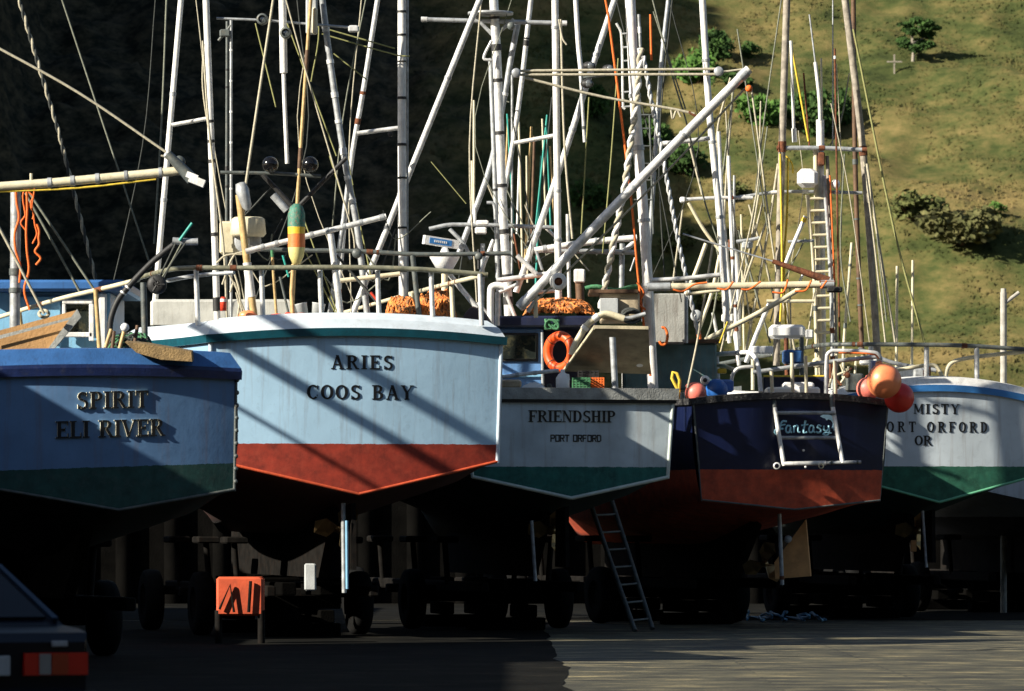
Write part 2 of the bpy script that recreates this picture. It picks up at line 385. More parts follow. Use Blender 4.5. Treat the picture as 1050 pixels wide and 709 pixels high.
nx=len(xs); fs=[(j*nx+i,j*nx+i+1,(j+1)*nx+i+1,(j+1)*nx+i) for j in range(len(ys)-1) for i in range(nx-1)]
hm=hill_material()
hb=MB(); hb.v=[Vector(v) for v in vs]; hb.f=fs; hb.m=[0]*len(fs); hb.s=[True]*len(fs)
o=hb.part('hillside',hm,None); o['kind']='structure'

# grass tussocks: one uncountable mass
rng=np.random.default_rng(5)
gv=[];gf=[]
def grassmass(n, seed):
    rr=random.Random(seed)
    for _ in range(n):
        y=rr.uniform(312,386); x=rr.uniform(-8,1)+0 if rr.random()<.12 else rr.uniform(0,.102*y)
        z=terrain(x,y); d=noise.noise(Vector((x*.25,y*.25,9)))
        if d<-.25: continue
        h=rr.uniform(.08,.25)*(1+d)
        for k in range(3):
            a=rr.uniform(-1.0,.3); wd=rr.uniform(.05,.12); lx=math.cos(a)*wd; ly=math.sin(a)*wd
            t=(rr.uniform(-.1,.12),rr.uniform(-.02,.12)); i=len(gv)
            gv.extend([(x-lx,y-ly,z-.03),(x+lx,y+ly,z-.03),(x+t[0],y+t[1],z+h)]); gf.append((i,i+1,i+2))
grassmass(20000,2)
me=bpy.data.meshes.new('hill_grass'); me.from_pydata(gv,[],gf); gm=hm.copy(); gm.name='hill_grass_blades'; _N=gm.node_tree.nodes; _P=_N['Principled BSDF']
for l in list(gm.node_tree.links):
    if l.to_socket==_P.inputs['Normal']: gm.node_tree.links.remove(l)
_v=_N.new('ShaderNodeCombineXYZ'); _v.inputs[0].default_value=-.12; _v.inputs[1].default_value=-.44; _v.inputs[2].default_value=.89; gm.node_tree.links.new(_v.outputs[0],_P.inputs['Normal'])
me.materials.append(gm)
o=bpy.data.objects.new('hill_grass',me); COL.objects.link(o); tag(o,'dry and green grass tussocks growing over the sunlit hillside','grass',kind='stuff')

# unseen slope added behind the camera to block light from the low sky
def sky_blocker_h(x,y): 
    d=max(0,min(1,(-45-y)/55)); return 62*d*d*(3-2*d)*(1+.12*noise.noise(Vector((x*.02,y*.03,4))))*max(0,min(1,(x+120)/60))-.2
bx=[-130+i*10 for i in range(64)]; by=[-45-i*6 for i in range(18)]
bb=MB(); bb.add([(x,y,sky_blocker_h(x,y)) for y in by for x in bx],[(j*64+i,(j+1)*64+i,(j+1)*64+i+1,j*64+i+1) for j in range(17) for i in range(63)],0,True)
o=bb.part('bluff',mat('dark_scrub_bluff',(.022,.028,.016),1,0,.4,.2,(.04,.035,.02),.5,spec=.05),None); o['kind']='structure'
# bushes and the lone tree
def leaf_mat(name,a,b_):
    m,N,L,P=new_mat(name); g_=N.new('ShaderNodeNewGeometry')
    n=N.new('ShaderNodeTexNoise'); n.inputs['Scale'].default_value=1.6; n.inputs['Detail'].default_value=4; L.new(g_.outputs['Position'],n.inputs['Vector'])
    cr=N.new('ShaderNodeValToRGB'); cr.color_ramp.elements[0].position=.36; cr.color_ramp.elements[0].color=c4(a); cr.color_ramp.elements[1].position=.66; cr.color_ramp.elements[1].color=c4(b_)
    L.new(n.outputs[0],cr.inputs[0]); L.new(cr.outputs[0],P.inputs['Base Color']); P.inputs['Roughness'].default_value=.9; P.inputs['Specular IOR Level'].default_value=.2
    v=N.new('ShaderNodeVectorMath'); v.operation='MULTIPLY_ADD'; v.inputs[1].default_value=(.6,.6,.6); v.inputs[2].default_value=(-.05,-.2,.35); L.new(g_.outputs['Normal'],v.inputs[0])
    vn=N.new('ShaderNodeVectorMath'); vn.operation='NORMALIZE'; L.new(v.outputs[0],vn.inputs[0]); L.new(vn.outputs[0],P.inputs['Normal'])
    return m
LM=[leaf_mat('dark_green_leaves',(.025,.055,.014),(.06,.12,.028)),leaf_mat('olive_scrub_leaves',(.06,.075,.022),(.14,.15,.05)),leaf_mat('bright_green_leaves',(.05,.12,.022),(.10,.20,.04)),leaf_mat('dry_brown_scrub',(.070,.075,.026),(.15,.14,.055))]
def foliage(rr,n,cl,leaf=.16):
    """cl: list of (cx,cy,cz,rx,ry,rz) clumps"""
    vs=[];fs=[]
    for _ in range(n):
        c=cl[rr.randrange(len(cl))]
        d=Vector((rr.gauss(0,1),rr.gauss(0,1),rr.gauss(0,1))).normalized()*(rr.random()**.45)
        p=Vector((c[0]+d.x*c[3],c[1]+d.y*c[4],c[2]+d.z*c[5]))
        if noise.noise(p*1.9)<-.28 or p.z<0: continue
        a=Vector((rr.gauss(0,1),rr.gauss(0,1),rr.gauss(0,1))).normalized()*leaf*rr.uniform(.5,1.2); b_=a.orthogonal().normalized()*leaf*rr.uniform(.3,.7)
        b_=Matrix.Rotation(rr.random()*6.28,3,a)@b_; i=len(vs)
        vs+= [p-a,p+b_,p+a,p-b_]; fs.append((i,i+1,i+2,i+3))
    return vs,fs
BM=[]
for k in range(5):
    rr=random.Random(20+k)
    cl=[]
    for q in range(6+k%3):
        a=rr.random()*6.28; d=rr.random()*.62; s_=rr.uniform(.35,.62)
        cl.append((math.cos(a)*d,math.sin(a)*d,rr.uniform(.2,.72),s_,s_,s_*.75))
    vs,fs=foliage(rr,2400,cl,.12)
    mb=MB(); mb.add(vs,fs); st=MB()
    for q in range(5):
        a=rr.random()*6.28; st.tube([(0,0,-.2),(math.cos(a)*.15,math.sin(a)*.15,.25),(math.cos(a)*.45,math.sin(a)*.45,.62)],[.05,.035,.015],5)
    BM.append((mb,st))
bush_cache={}
def hill_point(px,py):
    d=280.
    while d<440:
        p=W(px,py,d)
        if p.z<=terrain(p.x,p.y): return p
        d+=.5
    return W(px,py,360)
def bush(px,py,r_px,h_px,kind,var,label,name='bush',group='bushes on the hillside'):
    p=hill_point(px,py); s_=F/p.y
    o=empty(name,(p.x,p.y,terrain(p.x,p.y)-.1),random.Random(int(px)).random()*6,label,'bush',group)
    mb,st=BM[var]; key=(var,kind)
    if key not in bush_cache:
        bush_cache[key]=(mb.mesh('foliage',LM[kind]),st.mesh('stem',M['brown']))
    for nm,me_ in zip(('foliage','stem'),bush_cache[key]):
        c=bpy.data.objects.new(nm,me_); COL.objects.link(c); c.parent=o
    r=r_px/s_; h=h_px/s_; o.scale=(r,r,h/1.15)
BUSH=[(735,62,24,34,0,0,'dark green bush near the top of the hill above the long silver boom'),
(716,88,34,40,2,1,'wide bright green bush left of the tall grey pole'),
(768,62,13,20,0,2,'small dark bush right of the high boom tip'),
(752,92,24,22,0,3,'low dark bush just under the raised boom tip'),
(775,128,26,38,2,4,'bright green bush behind the left wooden pole'),
(835,140,30,50,0,0,'tall dark bush behind the white whip aerials'),
(862,128,22,44,0,1,'dark bush between the two wooden poles'),
(808,120,20,34,0,3,'dark bush at the left of the whip aerials'),
(985,252,48,44,3,4,'largest olive brown scrub bush at the lower right of the slope'),
(935,225,36,34,1,1,'olive bush between the yellow line and the brown scrub'),
(1020,222,13,16,2,2,'small bright green bush at the right edge of the hill'),
(700,180,26,36,0,2,'dark bush behind the twisted grey chain'),
(745,205,24,24,1,3,'olive bush below the raised boom'),
(665,150,22,34,0,4,'dark bush behind the thick white mast'),
(610,120,22,36,0,0,'dark bush in the shade left of the orange cord'),
(600,215,28,36,0,1,'dark bush low in the shaded gully'),
(690,262,26,30,1,2,'olive bush above the stained grey panel'),
(725,320,26,26,1,0,'olive bush low behind the white rigging'),]
for q in BUSH: bush(*q)

# lone wind-bent tree
p=hill_point(936,64); s_=F/p.y; t=empty('windswept_tree',(p.x,p.y,terrain(p.x,p.y)-.1),0,'lone wind-bent dark green tree near the top of the open hillside','tree')
tb=MB(); rr=random.Random(8)
tb.tube([(0,0,0),(.05,0,.8),(-.05,.1,1.6),(.1,0,2.5)],[.13,.10,.07,.03],7)
tips=[]
for k in range(15):
    z0=.35+k*.13; a=rr.random()*6.28; ln=rr.uniform(.6,1.25)*(1.0 if k<9 else .7)
    e_=Vector((math.cos(a)*ln+.35,math.sin(a)*ln*.8,z0+rr.uniform(.35,.75))); tb.tube([(0,0,z0),(e_.x*.5,e_.y*.5,z0+.25),e_],[.04,.03,.012],5); tips.append(e_)
tb.part('trunk',M['wood'],t)
cl=[(e.x,e.y,e.z,.5,.45,.26) for e in tips if e.z>.8]+[(1.4,0,2.4,.6,.4,.14),(-.5,0,2.6,.6,.5,.16),(.3,0,2.9,.5,.5,.2)]
vs,fs=foliage(rr,9000,cl,.16); cb=MB(); cb.add(vs,fs); cb.part('crown',LM[0],t)
# wooden cross on the slope
p=hill_point(917,78); z=terrain(p.x,p.y); cb=MB(); cb.box((p.x,p.y,z+.55),(.10,.10,1.5)); cb.box((p.x,p.y-.08,z+.8),(1.05,.05,.09))
cb.thing('wooden_cross',M['wood'],'small grey wooden cross standing in the grass left of and below the lone tree','cross')

# unseen building added beyond the left edge to shade the foreground
def shed():
    x0,x1,y0,y1,h=-20.,-10.2,20.,62.3,5.9
    t=empty('dock_shed',(-15,41,0),0,'long dark boarded dock shed standing left of the boats, throwing its shade over the foreground','shed')
    iv=inv_of((-15,41,0))
    b=MB(); b.box(((x0+x1)/2,(y0+y1)/2,h/2-.1),(x1-x0,y1-y0,h-.2)); b.part('wall',M['shadetimber'],t,iv)
    q=MB(); q.box((-11.5,65.9,4.6),(2.4,3.0,9.2)); q.add([(-12.7,64.4,9.2),(-10.3,64.4,9.2),(-10.3,67.4,9.2),(-12.7,67.4,9.2),(-12.7,65.9,10.4),(-10.3,65.9,10.4)],[(0,1,5,4),(2,3,4,5),(1,2,5),(3,0,4)]); q.part('hoist_tower',M['shadetimber'],t,iv)  # added tower shape for the wedge of shade on the ground
    for z_,r_ in ((8.97,.10),(8.25,.085),(7.45,.035)):  # unseen beams added to cast diagonal shadow bands on the pale blue transom
        q=MB(); q.tube([(-11,67.3,z_),(-11,71.6,z_)],r_,8); q.part('hoist_beam',M['rust'],t,iv)
    r=MB(); r.add([(x0-.4,y0-.4,h-.2),(x1+.4,y0-.4,h-.2),((x0+x1)/2,y0-.4,h+.7),(x0-.4,y1+.4,h-.2),(x1+.4,y1+.4,h-.2),((x0+x1)/2,y1+.4,h+.7)],[(0,1,2),(5,4,3),(1,4,5,2),(3,0,2,5),(0,3,4,1)])
    r.part('roof',M['greypanel'],t,iv)
    q=MB(); q.box((-13,68.8,1.9),(5.6,6.4,3.8)); q.box((-13.1,86.2,2.3),(5.4,28.3,4.6)); q.part('annex',M['shadetimber'],t,iv)  # added blocks that shade the ground and trailers at the left
    d=MB()
    for yy in (30,46): d.bbox((x1+.04,yy,1.9),(.1,3.2,3.6),.02)
    d.part('door',M['tealcabin'],t,iv)
shed()
# ------------------------------------------------------------------ lettering made of strokes
def _line(x0,z0,x1,z1,w):          # slab with horizontal ends when steep, vertical ends when flat
    if abs(z1-z0)>abs(x1-x0)*.5:
        n=6; P=[(x0+(x1-x0)*i/n,z0+(z1-z0)*i/n) for i in range(n+1)]
        return [(a-w/2,b) for a,b in P]+[(a+w/2,b) for a,b in reversed(P)]
    return [(x0,z0-w/2),(x1,z1-w/2),(x1,z1+w/2),(x0,z0+w/2)]
def _arc(cx,cz,rx,rz,a0,a1,ws,wt,n=14):
    o=[];i_=[]
    for k in range(n+1):
        a=R(a0+(a1-a0)*k/n); o.append((cx+rx*math.cos(a),cz+rz*math.sin(a))); i_.append((cx+(rx-ws)*math.cos(a),cz+(rz-wt)*math.sin(a)))
    return [ [o[k],o[k+1],i_[k+1],i_[k]] for k in range(n)]
T,t_=.22,.10       # thick and thin
def _stem(x,serif=True,z0=0,z1=1,w=T):
    r=[_line(x,z0,x,z1,w)]
    if serif: r+=[_line(x-w*.95,z0+.035,x+w*.95,z0+.035,.07),_line(x-w*.95,z1-.035,x+w*.95,z1-.035,.07)]
    return r
def glyph(c):
    L=[]
    if c=='A': L=[_line(.13,0,.45,1,.10),_line(.45,1,.78,0,.20),_line(.24,.34,.66,.34,.08),_line(.0,.035,.28,.035,.07),_line(.6,.035,.95,.035,.07)]; w=.92
    elif c=='R': L=_stem(.22)+_arc(.46,.74,.32,.26,90,-90,T,t_)+[_line(.22,.955,.47,.955,t_),_line(.22,.525,.47,.525,t_),_line(.48,.5,.80,0,.19),_line(.7,.035,.95,.035,.07)]; w=.92
    elif c=='P': L=_stem(.22)+_arc(.46,.73,.32,.27,90,-90,T,t_)+[_line(.22,.955,.47,.955,t_),_line(.22,.505,.47,.505,t_)]; w=.82
    elif c=='B': L=_stem(.22)+_arc(.44,.75,.30,.25,90,-90,T,t_)+_arc(.46,.27,.34,.27,90,-90,T,t_)+[_line(.22,.955,.45,.955,t_),_line(.22,.52,.46,.52,t_),_line(.22,.045,.47,.045,t_)]; w=.84
    elif c=='D': L=_stem(.22)+_arc(.40,.5,.44,.5,90,-90,T,t_)+[_line(.22,.955,.41,.955,t_),_line(.22,.045,.41,.045,t_)]; w=.9
    elif c=='I': L=_stem(.22); w=.44
    elif c=='E': L=_stem(.22)+[_line(.22,.955,.74,.955,t_),_line(.22,.045,.76,.045,t_),_line(.3,.51,.56,.51,t_),_line(.71,.74,.71,1,.06),_line(.73,0,.73,.28,.06),_line(.55,.38,.55,.64,.05)]; w=.8
    elif c=='F': L=_stem(.22)+[_line(.22,.955,.74,.955,t_),_line(.3,.51,.56,.51,t_),_line(.71,.74,.71,1,.06),_line(.55,.38,.55,.64,.05)]; w=.78
    elif c=='L': L=_stem(.22)+[_line(.22,.045,.72,.045,t_),_line(.69,0,.69,.3,.06)]; w=.76
    elif c=='T': L=[_line(.42,0,.42,1,T),_line(.25,.035,.59,.035,.07),_line(.04,.955,.80,.955,t_),_line(.06,.72,.06,1,.06),_line(.78,.72,.78,1,.06)]; w=.84
    elif c=='V': L=[_line(.14,1,.45,0,.20),_line(.45,0,.78,1,.09),_line(0,.965,.32,.965,.07),_line(.64,.965,.92,.965,.07)]; w=.9
    elif c=='Y': L=[_line(.14,1,.44,.45,.19),_line(.44,.45,.78,1,.09),_line(.44,0,.44,.5,T),_line(.27,.035,.61,.035,.07),_line(0,.965,.30,.965,.07),_line(.64,.965,.92,.965,.07)]; w=.9
    elif c=='N': L=[_line(.16,0,.16,1,.09),_line(.16,1,.74,0,.20),_line(.74,0,.74,1,.09),_line(.0,.965,.2,.965,.07),_line(0,.035,.32,.035,.07),_line(.6,.965,.9,.965,.07)]; w=.9
    elif c=='M': L=[_line(.14,0,.14,1,.08),_line(.16,1,.5,.15,.18),_line(.5,.15,.84,1,.08),_line(.88,0,.88,1,.18),_line(0,.035,.28,.035,.07),_line(.74,.035,1.02,.035,.07),_line(0,.965,.2,.965,.07),_line(.85,.965,1.02,.965,.07)]; w=1.05
    elif c=='H': L=_stem(.22)+_stem(.72)+[_line(.22,.5,.72,.5,t_)]; w=.94
    elif c=='O': L=_arc(.44,.5,.44,.5,0,360,T,t_,24); w=.88
    elif c=='C': L=_arc(.44,.5,.44,.5,48,312,T,t_,18)+[_line(.74,.68,.74,.96,.06),_line(.72,.2,.72,.32,.05)]; w=.82
    elif c=='S': L=_arc(.38,.735,.31,.265,30,270,.17,t_+.02,14)+_arc(.38,.265,.33,.285,90,-150,.18,t_+.02,14)+[_line(.63,.74,.63,.98,.05),_line(.1,.02,.1,.27,.05)]; w=.74
    else: w=.5
    return L,w
SANS={'P':[(.1,0,.1,1),(.1,.93,.6,.93),(.6,.93,.6,.5),(.1,.5,.6,.5)],'O':[(.1,0,.1,1),(.6,0,.6,1),(.1,.93,.6,.93),(.1,.07,.6,.07)],
'R':[(.1,0,.1,1),(.1,.93,.6,.93),(.6,.93,.6,.5),(.1,.5,.6,.5),(.35,.5,.62,0)],'T':[(.35,0,.35,1),(0,.93,.7,.93)],'F':[(.1,0,.1,1),(.1,.93,.62,.93),(.1,.5,.52,.5)],
'D':[(.1,0,.1,1),(.6,.1,.6,.9),(.1,.93,.55,.93),(.1,.07,.55,.07)]}
def lettering(mbs,text,x0,x1,z0,z1,ty,depth=.02,sans=False,slope=0.,stretch=None):
    gs=[];tot=0
    for c in text:
        if sans: L=[_line(*s_,.17) for s_ in SANS.get(c,[])]; w=.72 if c!=' ' else .5
        else: L,w=glyph(c)
        gs.append((L,w)); tot+=w
    h=z1-z0; sx=stretch or min(h*1.0,(x1-x0)/(tot))          # width scale of a letter
    gap=((x1-x0)-tot*sx)/max(1,len(text)-1); x=x0; k=0
    mb=mbs[0]; wi=0
    for (L,w),ch in zip(gs,text):
        if ch==' ': wi+=1; mb=MB(); mbs.append(mb)
        for poly in L:
            k+=1; e=(k%9)*.0004
            P=[(x+a*sx,z0+b_*h) for a,b_ in poly]
            ar=sum(P[i][0]*P[(i+1)%len(P)][1]-P[(i+1)%len(P)][0]*P[i][1] for i in range(len(P)))
            if ar<0: P.reverse()
            P=[(a,b_+slope*(a-x0)) for a,b_ in P]; n=len(P)
            vs=[(a,ty(a)-depth-e,b_) for a,b_ in P]+[(a,ty(a)-.0005,b_) for a,b_ in P]
            mb.add(vs,[tuple(range(n))],0); mb.add(vs,[(i,n+i,n+(i+1)%n,(i+1)%n) for i in range(n)],1)
        x+=w*sx+gap

# ------------------------------------------------------------------ boats
TRAILERS=[]
def smooth(pts):
    if len(pts)<3: return pts
    P=[]
    for q in range(len(pts)-1):
        p0=pts[max(0,q-1)];p1=pts[q];p2=pts[q+1];p3=pts[min(len(pts)-1,q+2)]
        d0=math.dist(p0,p1) or 1e-6; d1=math.dist(p1,p2) or 1e-6; d2=math.dist(p2,p3) or 1e-6
        m1=[((p2[k]-p0[k])/(d0+d1)*d1) for k in range(3)]; m2=[((p3[k]-p1[k])/(d1+d2)*d1) for k in range(3)]
        for u in range(5):
            t=u/5; P.append(tuple((2*t**3-3*t*t+1)*p1[k]+(t**3-2*t*t+t)*m1[k]+(-2*t**3+3*t*t)*p2[k]+(t**3-t*t)*m2[k] for k in range(3)))
    P.append(pts[-1]); return P
class Boat:
    def __init__(s, name, D0, yaw, apex, sheer_r, chine_r, top_y, L, label, hullm, transm, bulge=.10, cat='fishing boat', group='fishing boats hauled out in a row on the dock', beam_add=0., keel_drop=.55):
        s.D0=D0; s.yaw=R(yaw); s.X0=(apex[0]-525)/F*D0; s.loc=Vector((s.X0,D0,0)); s.inv=inv_of(s.loc,s.yaw); s.fwd=s.inv.inverted()
        s.s=F/D0; s.bulge=bulge; s.L=L
        xs,zs=s.tp(*sheer_r); xc,zc=s.tp(*chine_r); _,zk=s.tp(*apex); _,zt=s.tp(apex[0],top_y)
        s.bs=xs+beam_add; s.zs=zs; s.bc=xc+beam_add; s.zc=zc; s.zk=zk; s.cam=zt-zs; s.kd=keel_drop
        s.root=empty(name,s.loc,s.yaw,label,cat,group)
        s.hull(hullm); s.transom(transm)
    def tp(s,px,py):        # pixel -> local x, z on the transom plane
        o=Vector((0,0,CH)); d=Vector(((px-525)/F,1,-(py-HY)/F)); n=Vector((-math.sin(s.yaw),math.cos(s.yaw),0))
        t=(s.loc-o).dot(n)/d.dot(n); p=s.inv@(o+d*t); return p.x,p.z
    def ty(s,x): return -.05-s.bulge*(1-(x/s.bs)**2)
    def ty0(s,x): return -s.bulge*(1-(x/s.bs)**2)
    def f(s,t,p=2.2,q=.75):
        return (1+.10*min(1,t/.3)) * ((1-max(0,(t-.3)/.7)**p)**q if t<1 else 0)
    def zsh(s,t): return s.zs+.35*t*t*s.L/11
    def sect(s,t):
        bs=s.bs*s.f(t); bc=s.bc*s.f(t,1.7,.9)*(1 if t<.5 else 1-.12*(t-.5)); k=min(1,t/.35); k=k*k*(3-2*k)
        zk=s.zk-s.kd*k+max(0,(t-.8)/.2)**2*1.9; zc=s.zc-.28*k+max(0,(t-.45)/.55)**2*1.1; zs=s.zsh(t); zk=min(zk,zc-.02)
        pts=[(bs,zs)]
        for i in range(1,6): u=i/5; pts.append((bs+(bc-bs)*u+.05*math.sin(u*math.pi)*s.f(t),zs+(zc-zs)*u))
        for i in range(1,5): u=i/4; pts.append((bc*(1-u),zc+(zk-zc)*u))
        return pts
    def hull(s,m):
        mb=MB(); n=30; rows=[]
        for i in range(n+1):
            t=i/n; P=s.sect(min(t,.9995)); y=t*s.L
            rake=lambda z: .9*max(0,(z-s.zk)/(s.zs-s.zk))*max(0,(t-.6)/.4)**2
            row=[(-x,y+rake(z)+ (s.ty0(x) if i==0 else 0),z) for x,z in P]+[(x,y+rake(z)+(s.ty0(x) if i==0 else 0),z) for x,z in reversed(P[:-1])]
            rows.append(row)
        k=len(rows[0]); vs=[v for r in rows for v in r]
        mb.add(vs,[(i*k+j,i*k+j+1,(i+1)*k+j+1,(i+1)*k+j) for i in range(n) for j in range(k-1)],0,True)
        s.hullobj=mb.part('hull',m,s.root)
        # inside of the bulwark and the deck
        dk=MB(); vs=[];fs=[]
        for i in range(n+1):
            t=min(i/n,.97); x=max(.02,s.bs*s.f(t)-.07); z=s.zsh(t); y=i/n*s.L+.01
            vs+=[(-x-.06,y,z),(-x,y,z),(-x,y,z-.45),(x,y,z-.45),(x,y,z),(x+.06,y,z)]
        for i in range(n):
            for j in range(5): fs.append((i*6+j,i*6+j+1,(i+1)*6+j+1,(i+1)*6+j))
        dk.add(vs,fs); dk.part('deck',M['greycap'],s.root)
        # skeg / deadwood with rudder and propeller
        sk=MB(); z1=s.zk-.02; z0=max(.75,s.zk-1.15)
        sk.prism([(0,0),(0,0),(0,0)],.01) if False else None
        pr=[(1.3,z1-.2),(2.2,z0),(s.L*.72,z0+.02),(s.L*.72,s.zk),(2.2,s.zk+.05)]
        vs=[(-.07,y,z) for y,z in pr]+[(.07,y,z) for y,z in pr]; q=len(pr)
        sk.add(vs,[tuple(range(q)),tuple(range(2*q-1,q-1,-1))]+[(i,(i+1)%q,q+(i+1)%q,q+i) for i in range(q)])
        sk.part('keel',M['steeldark'],s.root)
    def rudder(s, mat_, poly, stock=None, prop=True):
        """poly in local (y,z)"""
        r=MB(); q=len(poly); vs=[(-.03,y,z) for y,z in poly]+[(.03,y,z) for y,z in poly]
        r.add(vs,[tuple(range(q)),tuple(range(2*q-1,q-1,-1))]+[(i,(i+1)%q,q+(i+1)%q,q+i) for i in range(q)]); r.part('rudder',mat_,s.root)
        if prop:
            p=MB(); c=Vector((0,1.05,s.zk-.45)); p.lathe([(.001,-.12),(.06,-.08),(.075,.05),(.06,.2),(.001,.24)],c,12,0,Matrix.Rotation(R(-90),3,'X'))
            for a in (30,150,270):
                A=Matrix.Rotation(R(a),3,'Y'); B=[(.03,-.05,.04),(.14,-.07,.2),(.10,-.03,.36),(-.06,.03,.36),(-.12,.06,.18),(-.03,.05,.04)]
                p.add([A@Vector(v)+c for v in B]+[A@Vector((v[0],v[1]+.02,v[2]))+c for v in B],[tuple(range(6)),tuple(range(11,5,-1))]+[(i,6+i,6+(i+1)%6,(i+1)%6) for i in range(6)])
            p.part('propeller',M['brass'],s.root)
    def zbot(s,x):
        a=abs(x); return s.zk+(s.zc-s.zk)*a/s.bc if a<=s.bc else s.zc+(s.zs-s.zc)*(a-s.bc)/max(1e-6,s.bs-s.bc)
    def ztop(s,x): return s.zs+s.cam*(1-(x/s.bs)**2)
    def transom(s,m):
        nx,nz=48,14; mb=MB(); vs=[];fs=[]
        X=[-s.bs+2*s.bs*i/nx for i in range(nx+1)]; X=sorted(set(X+[-s.bc,s.bc])); nx=len(X)-1
        for y in (0,1):
            for x in X:
                for k in range(nz+1):
                    z=s.zbot(x)+(s.ztop(x)-s.zbot(x))*k/nz
                    vs.append((x,(s.ty(x) if y==0 else s.ty0(x)-.002),z))
        q=nz+1; Nn=(nx+1)*q
        for i in range(nx):
            for k in range(nz):
                a=i*q+k; fs.append((a,a+q,a+q+1,a+1)); fs.append((Nn+a,Nn+a+1,Nn+a+q+1,Nn+a+q))
            for k in (0,nz): a=i*q+k; fs.append((a,Nn+a,Nn+a+q,a+q))
        mb.add(vs,fs); s.tr=mb.part('transom',m,s.root)
    def trim(s,m,r=.022,sides=True,bottom=True):
        mb=MB()
        if sides:
            for sg in (-1,1):
                mb.tube([(sg*(s.bc+(s.bs-s.bc)*u),s.ty(s.bs)-.002,s.zc+(s.zs-s.zc)*u) for u in (0,.5,1)],r,8)
        if bottom:
            for sg in (-1,1):
                mb.tube([(sg*s.bc*u,s.ty(s.bc*u)-.004,s.zk+(s.zc-s.zk)*u+.02) for u in [i/12 for i in range(13)]],r,8)
        mb.part('corner_trim',m,s.tr)
    def path(s,tmax=.94):
        P=[]; n=22
        for i in range(n): t=tmax*(1-i/n); P.append(Vector((-s.bs*s.f(t),t*s.L,s.zsh(t))))
        for i in range(33): x=-s.bs+2*s.bs*i/32; P.append(Vector((x,s.ty(x),s.ztop(x))))
        for i in range(1,n+1): t=tmax*i/n; P.append(Vector((s.bs*s.f(t),t*s.L,s.zsh(t))))
        return P
    def sweep(s,name,cs,m,parent=None):
        """cs: closed cross-section of (outward, dz), swept round the gunwale"""
        P=s.path(); mb=MB(); vs=[];k=len(cs);nn=[]
        for i,p in enumerate(P):
            a=P[max(0,i-1)]; b_=P[min(len(P)-1,i+1)]
            t1=(p-a); t2=(b_-p)
            t1.z=t2.z=0; 
            n1=Vector((t1.y,-t1.x,0)).normalized() if t1.length>1e-6 else None; n2=Vector((t2.y,-t2.x,0)).normalized() if t2.length>1e-6 else n1
            if n1 is None: n1=n2
            d=(n1+n2).normalized(); sc_=1/max(.6,d.dot(n1)); nn.append(d*sc_)
        for p,d in zip(P,nn):
            for (o,dz) in cs: vs.append((p.x+d.x*o,p.y+d.y*o,p.z+dz))
        fs=[(i*k+j,i*k+(j+1)%k,(i+1)*k+(j+1)%k,(i+1)*k+j) for i in range(len(P)-1) for j in range(k)]
        mb.add(vs,fs); return mb.part(name,m,parent or s.root)
    def name(s,text,x0,x1,y0,y1,edge='greycap',depth=.02,sans=False,slope=0.,nm='name_lettering',stretch=None):
        a,z1=s.tp(x0,y0); b_,z0=s.tp(x1,y1); mbs=[MB()]
        _,z0=s.tp(x0,y1)
        lettering(mbs,text,a,b_,z0,z1,s.ty,depth,sans,slope,stretch)
        for mb in mbs: mb.part(nm,[M['letter'],M[edge]],s.tr)
    # rigging from the photograph: each item is a real pole or line at its own distance dy ahead of the transom
    def W(s,x,y,dy): return W(x,y,s.D0+dy)
    def pole(s,nm,m,r,dy,pts,bands=None,taper=1.,parent=None,sag=0,n=10,label=None,clamps=0):
        pts=smooth([tuple(p) if len(p)>2 else (p[0],p[1],dy) for p in pts])
        P=[s.W(*p) for p in pts]
        rad=r/ (F/(s.D0+dy))
        if sag:
            a,b_=P[0],P[-1]; P=[a.lerp(b_,i/12)+Vector((0,0,-sag*4*(i/12)*(1-i/12))) for i in range(13)]
        rs=[rad*(1+(taper-1)*i/max(1,len(P)-1)) for i in range(len(P))]
        ln=(P[-1]-P[0]).length
        if bands is None and n==10 and ln>2.2 and rad>.02:
            q=random.Random(int(pts[0][0]*31+pts[0][1])); bands=(q.choice(['dkgrey','rust','galv','black']),[(q.uniform(.08,.95),q.choice([.03,.05,.09])) for _ in range(int(2+ln*.5))])
        mb=MB(); mb.tube(P,rs,n,0)
        ms=[M[m]]
        if bands:
            ms.append(M[bands[0]]); tot=(P[-1]-P[0])
            for u,l in bands[1]:
                c=s.along(P,u); d=s.along(P,min(1,u+.001))-s.along(P,max(0,u-.001)); d.normalize(); rr=rad*(1+(taper-1)*u)*1.18
                mb.tube([c-d*l/2,c+d*l/2],rr,n,1)
        return mb.part(nm,ms,parent or s.root,s.inv,label)
    def along(s,P,u):
        Ls=[(P[i+1]-P[i]).length for i in range(len(P)-1)]; t=u*sum(Ls)
        for i,l in enumerate(Ls):
            if t<=l or i==len(Ls)-1: return P[i].lerp(P[i+1],t/max(l,1e-9))
            t-=l
    def line(s,m,r,dy,pts,nm='stay',sag=0): return s.pole(nm,m,r,dy,pts,sag=sag,n=5)
    def twist(s,nm,m1,m2,r,dy,pts,step=.05):
        P=[s.W(p[0],p[1],p[2] if len(p)>2 else dy) for p in pts]; tot=sum((P[i+1]-P[i]).length for i in range(len(P)-1)); n=int(tot/step)
        Q=[s.along(P,i/n) for i in range(n+1)]; mb=MB(); rad=r/(F/(s.D0+dy))
        for ph,mi in ((0,0),(math.pi,1)):
            H=[]
            for i,q in enumerate(Q):
                d=(Q[min(n,i+1)]-Q[max(0,i-1)]).normalized(); a=d.orthogonal().normalized(); a=Vector((1,0,0))-d*d.x; a.normalize(); b_=d.cross(a)
                th=ph+i*2*math.pi/ (6); H.append(q+(a*math.cos(th)+b_*math.sin(th))*rad*.5)
            mb.tube(H,rad*.62,6,mi)
        return mb.part(nm,[M[m1],M[m2]],s.root,s.inv)
